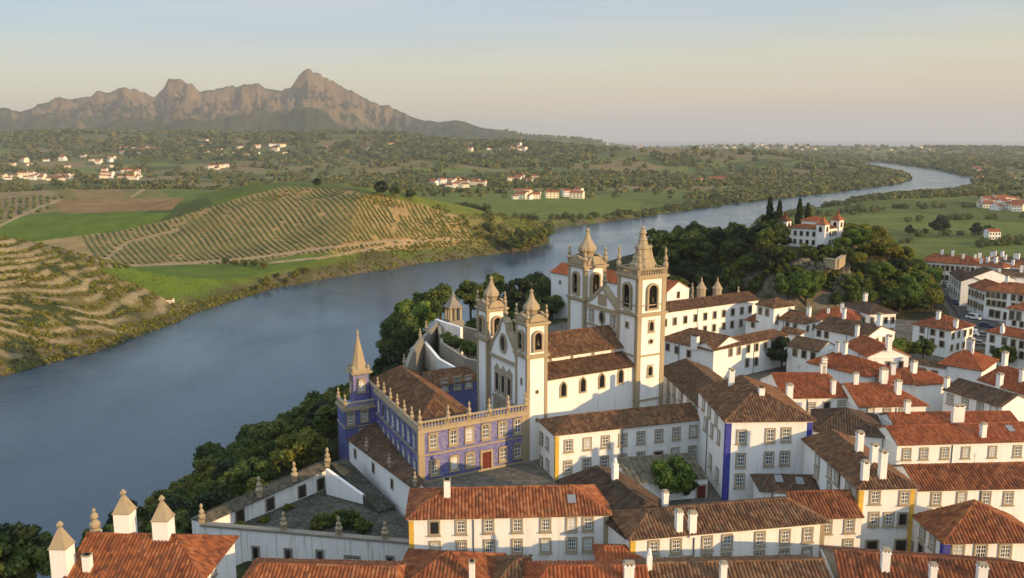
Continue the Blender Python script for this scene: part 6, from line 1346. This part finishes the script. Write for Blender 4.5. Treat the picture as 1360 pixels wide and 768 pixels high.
# ------------------------------------------------------------------ far villages
def cottage(w_, d_, h_, rf, wall, two=False):
    m = MB(); m.prism([(-w_ / 2, -d_ / 2), (w_ / 2, -d_ / 2), (w_ / 2, d_ / 2), (-w_ / 2, d_ / 2)], -2, h_, 0); k = .25 * d_
    a, b, c, d = [(-w_ / 2 - .3, -d_ / 2 - .3, h_ - .1), (w_ / 2 + .3, -d_ / 2 - .3, h_ - .1), (w_ / 2 + .3, d_ / 2 + .3, h_ - .1), (-w_ / 2 - .3, d_ / 2 + .3, h_ - .1)]; e, f = (-w_ / 2 - .3, 0, h_ + k), (w_ / 2 + .3, 0, h_ + k)
    for q in ([a, b, f, e], [c, d, e, f]): m.face(q, 1, [(0, 0), (w_, 0), (w_, d_ / 2), (0, d_ / 2)])
    m.face([b, c, f], 0); m.face([d, a, e], 0)
    for x in np.linspace(-w_ / 2 + 1.2, w_ / 2 - 1.2, 4):
        for z in ((1.6,) if h_ < 4.5 else (1.6, 4.6)): m.box((x, -d_ / 2 - .02, z), (.5, 0, 0), (0, .04, 0), (0, 0, .75), 2)
    ob = m.build('village_house', [wall, rf, 'glass']); me = ob.data; bpy.data.objects.remove(ob); return me
COT = [cottage(11, 8, 3.6, 'roof_rust', 'whitewash'), cottage(9, 8, 6.2, 'roof_red', 'whitewash'), cottage(14, 9, 6.2, 'roof_rust', 'cream_wash'), cottage(10, 9, 4.0, 'roof_old', 'cream_wash'), cottage(18, 10, 4.4, 'roof_rust', 'whitewash')]
nh = 0
for vi, ((xa, xb), (ya, yb), n, lb, dense) in enumerate(VIL):
    rng = np.random.RandomState(200 + vi); pxs = rng.uniform(xa, xb, n); pys = rng.uniform(ya, yb, n); hh = hits(pxs, pys, 500)
    for p in hh:
        if np.isnan(p[0]) or p[2] < -29.6 or hypot(p[0], p[1]) > 8200: continue
        me = COT[4] if dense == 4 else COT[rng.randint(0, 4)]; dd = hypot(p[0], p[1])
        o = bpy.data.objects.new('village_house', me); COL.objects.link(o); o.location = (p[0], p[1], p[2]); s = rng.uniform(.9, 1.3) * (1.25 if dd > 2500 else 1.0); o.scale = (s, s, s); o.rotation_euler = (0, 0, rng.uniform(-.7, .7)); tag(o, lb, 'house', lb.replace('house', 'houses', 1) if False else 'far village ' + ['large left', 'second left', 'left plain', 'mountain foot', 'middle hamlet', 'hillside', 'white group', 'field village', 'river lane', 'village outskirts', 'ridge', 'coast town', 'far coast', 'river sheds', 'right hamlet', 'right woods', 'shoulder'][vi]); nh += 1
print('far houses', nh, 'trees', NT_[0])
fh = [(1317, 318, 'small white farmhouse with a dark roof among trees in the right fields', 1), (226, 402, 'tiny white hut on the foot of the terraced hill', 3)]
for (px, py, lb, k), p in zip(fh, hits([f[0] for f in fh], [f[1] for f in fh], 200)):
    o = bpy.data.objects.new('farmhouse', COT[k]); COL.objects.link(o); o.location = p; s = 1.0 if k == 1 else .3; o.scale = (s, s, s); tag(o, lb, 'house')
# ------------------------------------------------------------------ street with parked cars
sp = [Vector((x, y, 1)) for x, y in STREET]
m = MB(); m.face([(p.x, p.y, 1.06) for p in sp]); st_ = m.build('street', 'asphalt'); tag(st_, kind='structure')
m = MB(); wall_line(m, [P(q[0], q[1], 1.2) for q in ((1266, 372), (1278, 380), (1307, 408), (1334, 430))], .2, 2.2); tag(m.build('pavement', 'pavement'), kind='structure')
def car_proto(L=4.2, Wd=1.75, paint='car_white', van=False):
    parts = {}
    h0, h1, h2 = .32, .82 if not van else 1.0, 1.42 if not van else 1.95
    m = MB(); sec = [(-L / 2, .38, h0), (-L / 2 + .05, .7, h0)]
    prof = [(-L / 2, h0), (-L / 2, h1 - .15), (-L / 2 + .12, h1), (L / 2 - .25, h1 - .06), (L / 2, h1 - .28), (L / 2, h0)]
    def ext(pr, w0, mi): 
        a = [(x, -w0, z) for x, z in pr]; b = [(x, w0, z) for x, z in pr]; m.face(a, mi); m.face(b[::-1], mi)
        for i in range(len(pr)): j = (i + 1) % len(pr); m.face([a[j], a[i], b[i], b[j]], mi)
    ext(prof, Wd / 2, 0)
    cab = [(-L * .40, h1 - .02), (-L * .33, h2), (L * (.10 if not van else .30), h2), (L * (.26 if not van else .42), h1 - .04)]; ext(cab, Wd / 2 - .12, 0)
    parts['body'] = (m, paint); m = MB()
    gl = [(-L * .385, h1 + .04), (-L * .335, h2 - .09), (L * .085, h2 - .09), (L * .225, h1 + .04)]
    for s in (-1, 1): f = [(x, s * (Wd / 2 - .105), z) for x, z in gl]; m.face(f if s < 0 else f[::-1])
    m.face([(L * (.25 if not van else .415), s * (Wd / 2 - .2), h1 + .03) for s in (-1, 1)] + [(L * (.115 if not van else .315), s * (Wd / 2 - .22), h2 - .07) for s in (1, -1)])
    m.face([(-L * .402, s * (Wd / 2 - .2), h1 + .03) for s in (1, -1)] + [(-L * .345, s * (Wd / 2 - .22), h2 - .07) for s in (-1, 1)])
    parts['window'] = (m, 'glass'); return parts
wm = MB(); wm.tube((0, -.1, 0), (0, .1, 0), .32, .32, 12); wo = wm.build('wheel', 'tyre'); WHM = wo.data; bpy.data.objects.remove(wo)
CARP = []
for pt, vn in (('car_white', False), ('car_grey', False), ('car_red', False), ('car_blue', False), ('car_white', True)):
    pr = car_proto(paint=pt, van=vn, L=4.2 if not vn else 4.9); d_ = {}
    for kx, (mm, mt) in pr.items(): ob = mm.build(kx, mt); d_[kx] = ob.data; bpy.data.objects.remove(ob)
    CARP.append(d_)
cars = [(1259, 382, 0, 'pale grey car at the far end of the street by the trees', 1), (1263, 387, 0, 'white car third from the far end of the street', 0), (1256, 379, 0, 'blue car farthest along the street', 3), (1268, 395, 1, 'white car parked at the kerb beside the long row of houses', 0), (1274, 396, 1, 'silver car in front of the row houses, ahead of the dark ones', 1), (1279, 400, 1, 'white car ahead of the first red one', 0), (1285, 404, 1, 'dark red car farther from the corner house', 2), (1290, 407, 1, 'dark red car in the middle of the parked row', 2), (1296, 411, 1, 'dark red car nearest the corner house', 2), (1270, 404, 0, 'dark blue car in the lane opposite the row houses', 3), (1293, 424, 2, 'white van standing alone at the bend of the street', 4), (1290, 445, 3, 'white van parked beside the lit wall of the white cube house', 4), (1291, 455, 3, 'white car parked behind the van near the white cube house', 0), (1308, 447, 3, 'dark grey car parked across from the white vans', 1), (1309, 434, 3, 'dark blue car before the white house below the street', 3), (1300, 458, 3, 'dark grey car at the lower end of the street', 1)]
sdir = (P(1300, 408, 1) - P(1268, 380, 1)); sa_ = atan2(sdir.y, sdir.x)
for px, py, mode, lb, k in cars:
    p = P(px, py, 1.1); th = empty('parked_car', (p.x, p.y, 1.08)); th.scale = (.82, .82, .82); th.rotation_euler = (0, 0, sa_ + (.05 if mode in (0, 1) else .9 if mode == 2 else 1.25)); tag(th, lb, 'car' if k != 4 else 'van', 'cars parked along the street')
    for kx, me in CARP[k].items(): mesh_obj(kx, me, th, (0, 0, 0))
    for a in (-1.3, 1.3):
        for b in (-.78, .78): mesh_obj('wheel', WHM, th, (a, b, .32))
EXPOSURE = 0.38
# ------------------------------------------------------------------ the air
m = bpy.data.materials.new('haze_air'); m.use_nodes = True; nt = m.node_tree; nt.nodes.remove(nt.nodes['Principled BSDF'])
pv = nt.nodes.new('ShaderNodeVolumePrincipled'); pv.inputs['Color'].default_value = (.72, .74, .78, 1); pv.inputs['Density'].default_value = 6.8e-5; pv.inputs['Anisotropy'].default_value = .1
nt.links.new(pv.outputs[0], nt.nodes['Material Output'].inputs['Volume']); MATS['haze_air'] = m
mb = MB(); S = 62000; mb.box((0, 28000, 300), (S, 0, 0), (0, 33500, 0), (0, 0, 400)); tag(mb.build('haze', 'haze_air'), kind='stuff')
SC.render.engine = 'CYCLES'
SC.view_settings.view_transform = 'Standard'; SC.view_settings.look = 'None'; SC.view_settings.exposure = EXPOSURE; SC.view_settings.gamma = 1
SC.view_settings.use_curve_mapping = False
SC.cycles.use_denoising = True
SC.cycles.max_bounces = 6; SC.cycles.diffuse_bounces = 3; SC.cycles.glossy_bounces = 3; SC.cycles.transmission_bounces = 3; SC.cycles.volume_bounces = 1; SC.cycles.transparent_max_bounces = 6
SC.cycles.sample_clamp_indirect = 6
for o in PROTOS:
    for ch in list(o.children_recursive): bpy.data.objects.remove(ch)
    bpy.data.objects.remove(o)
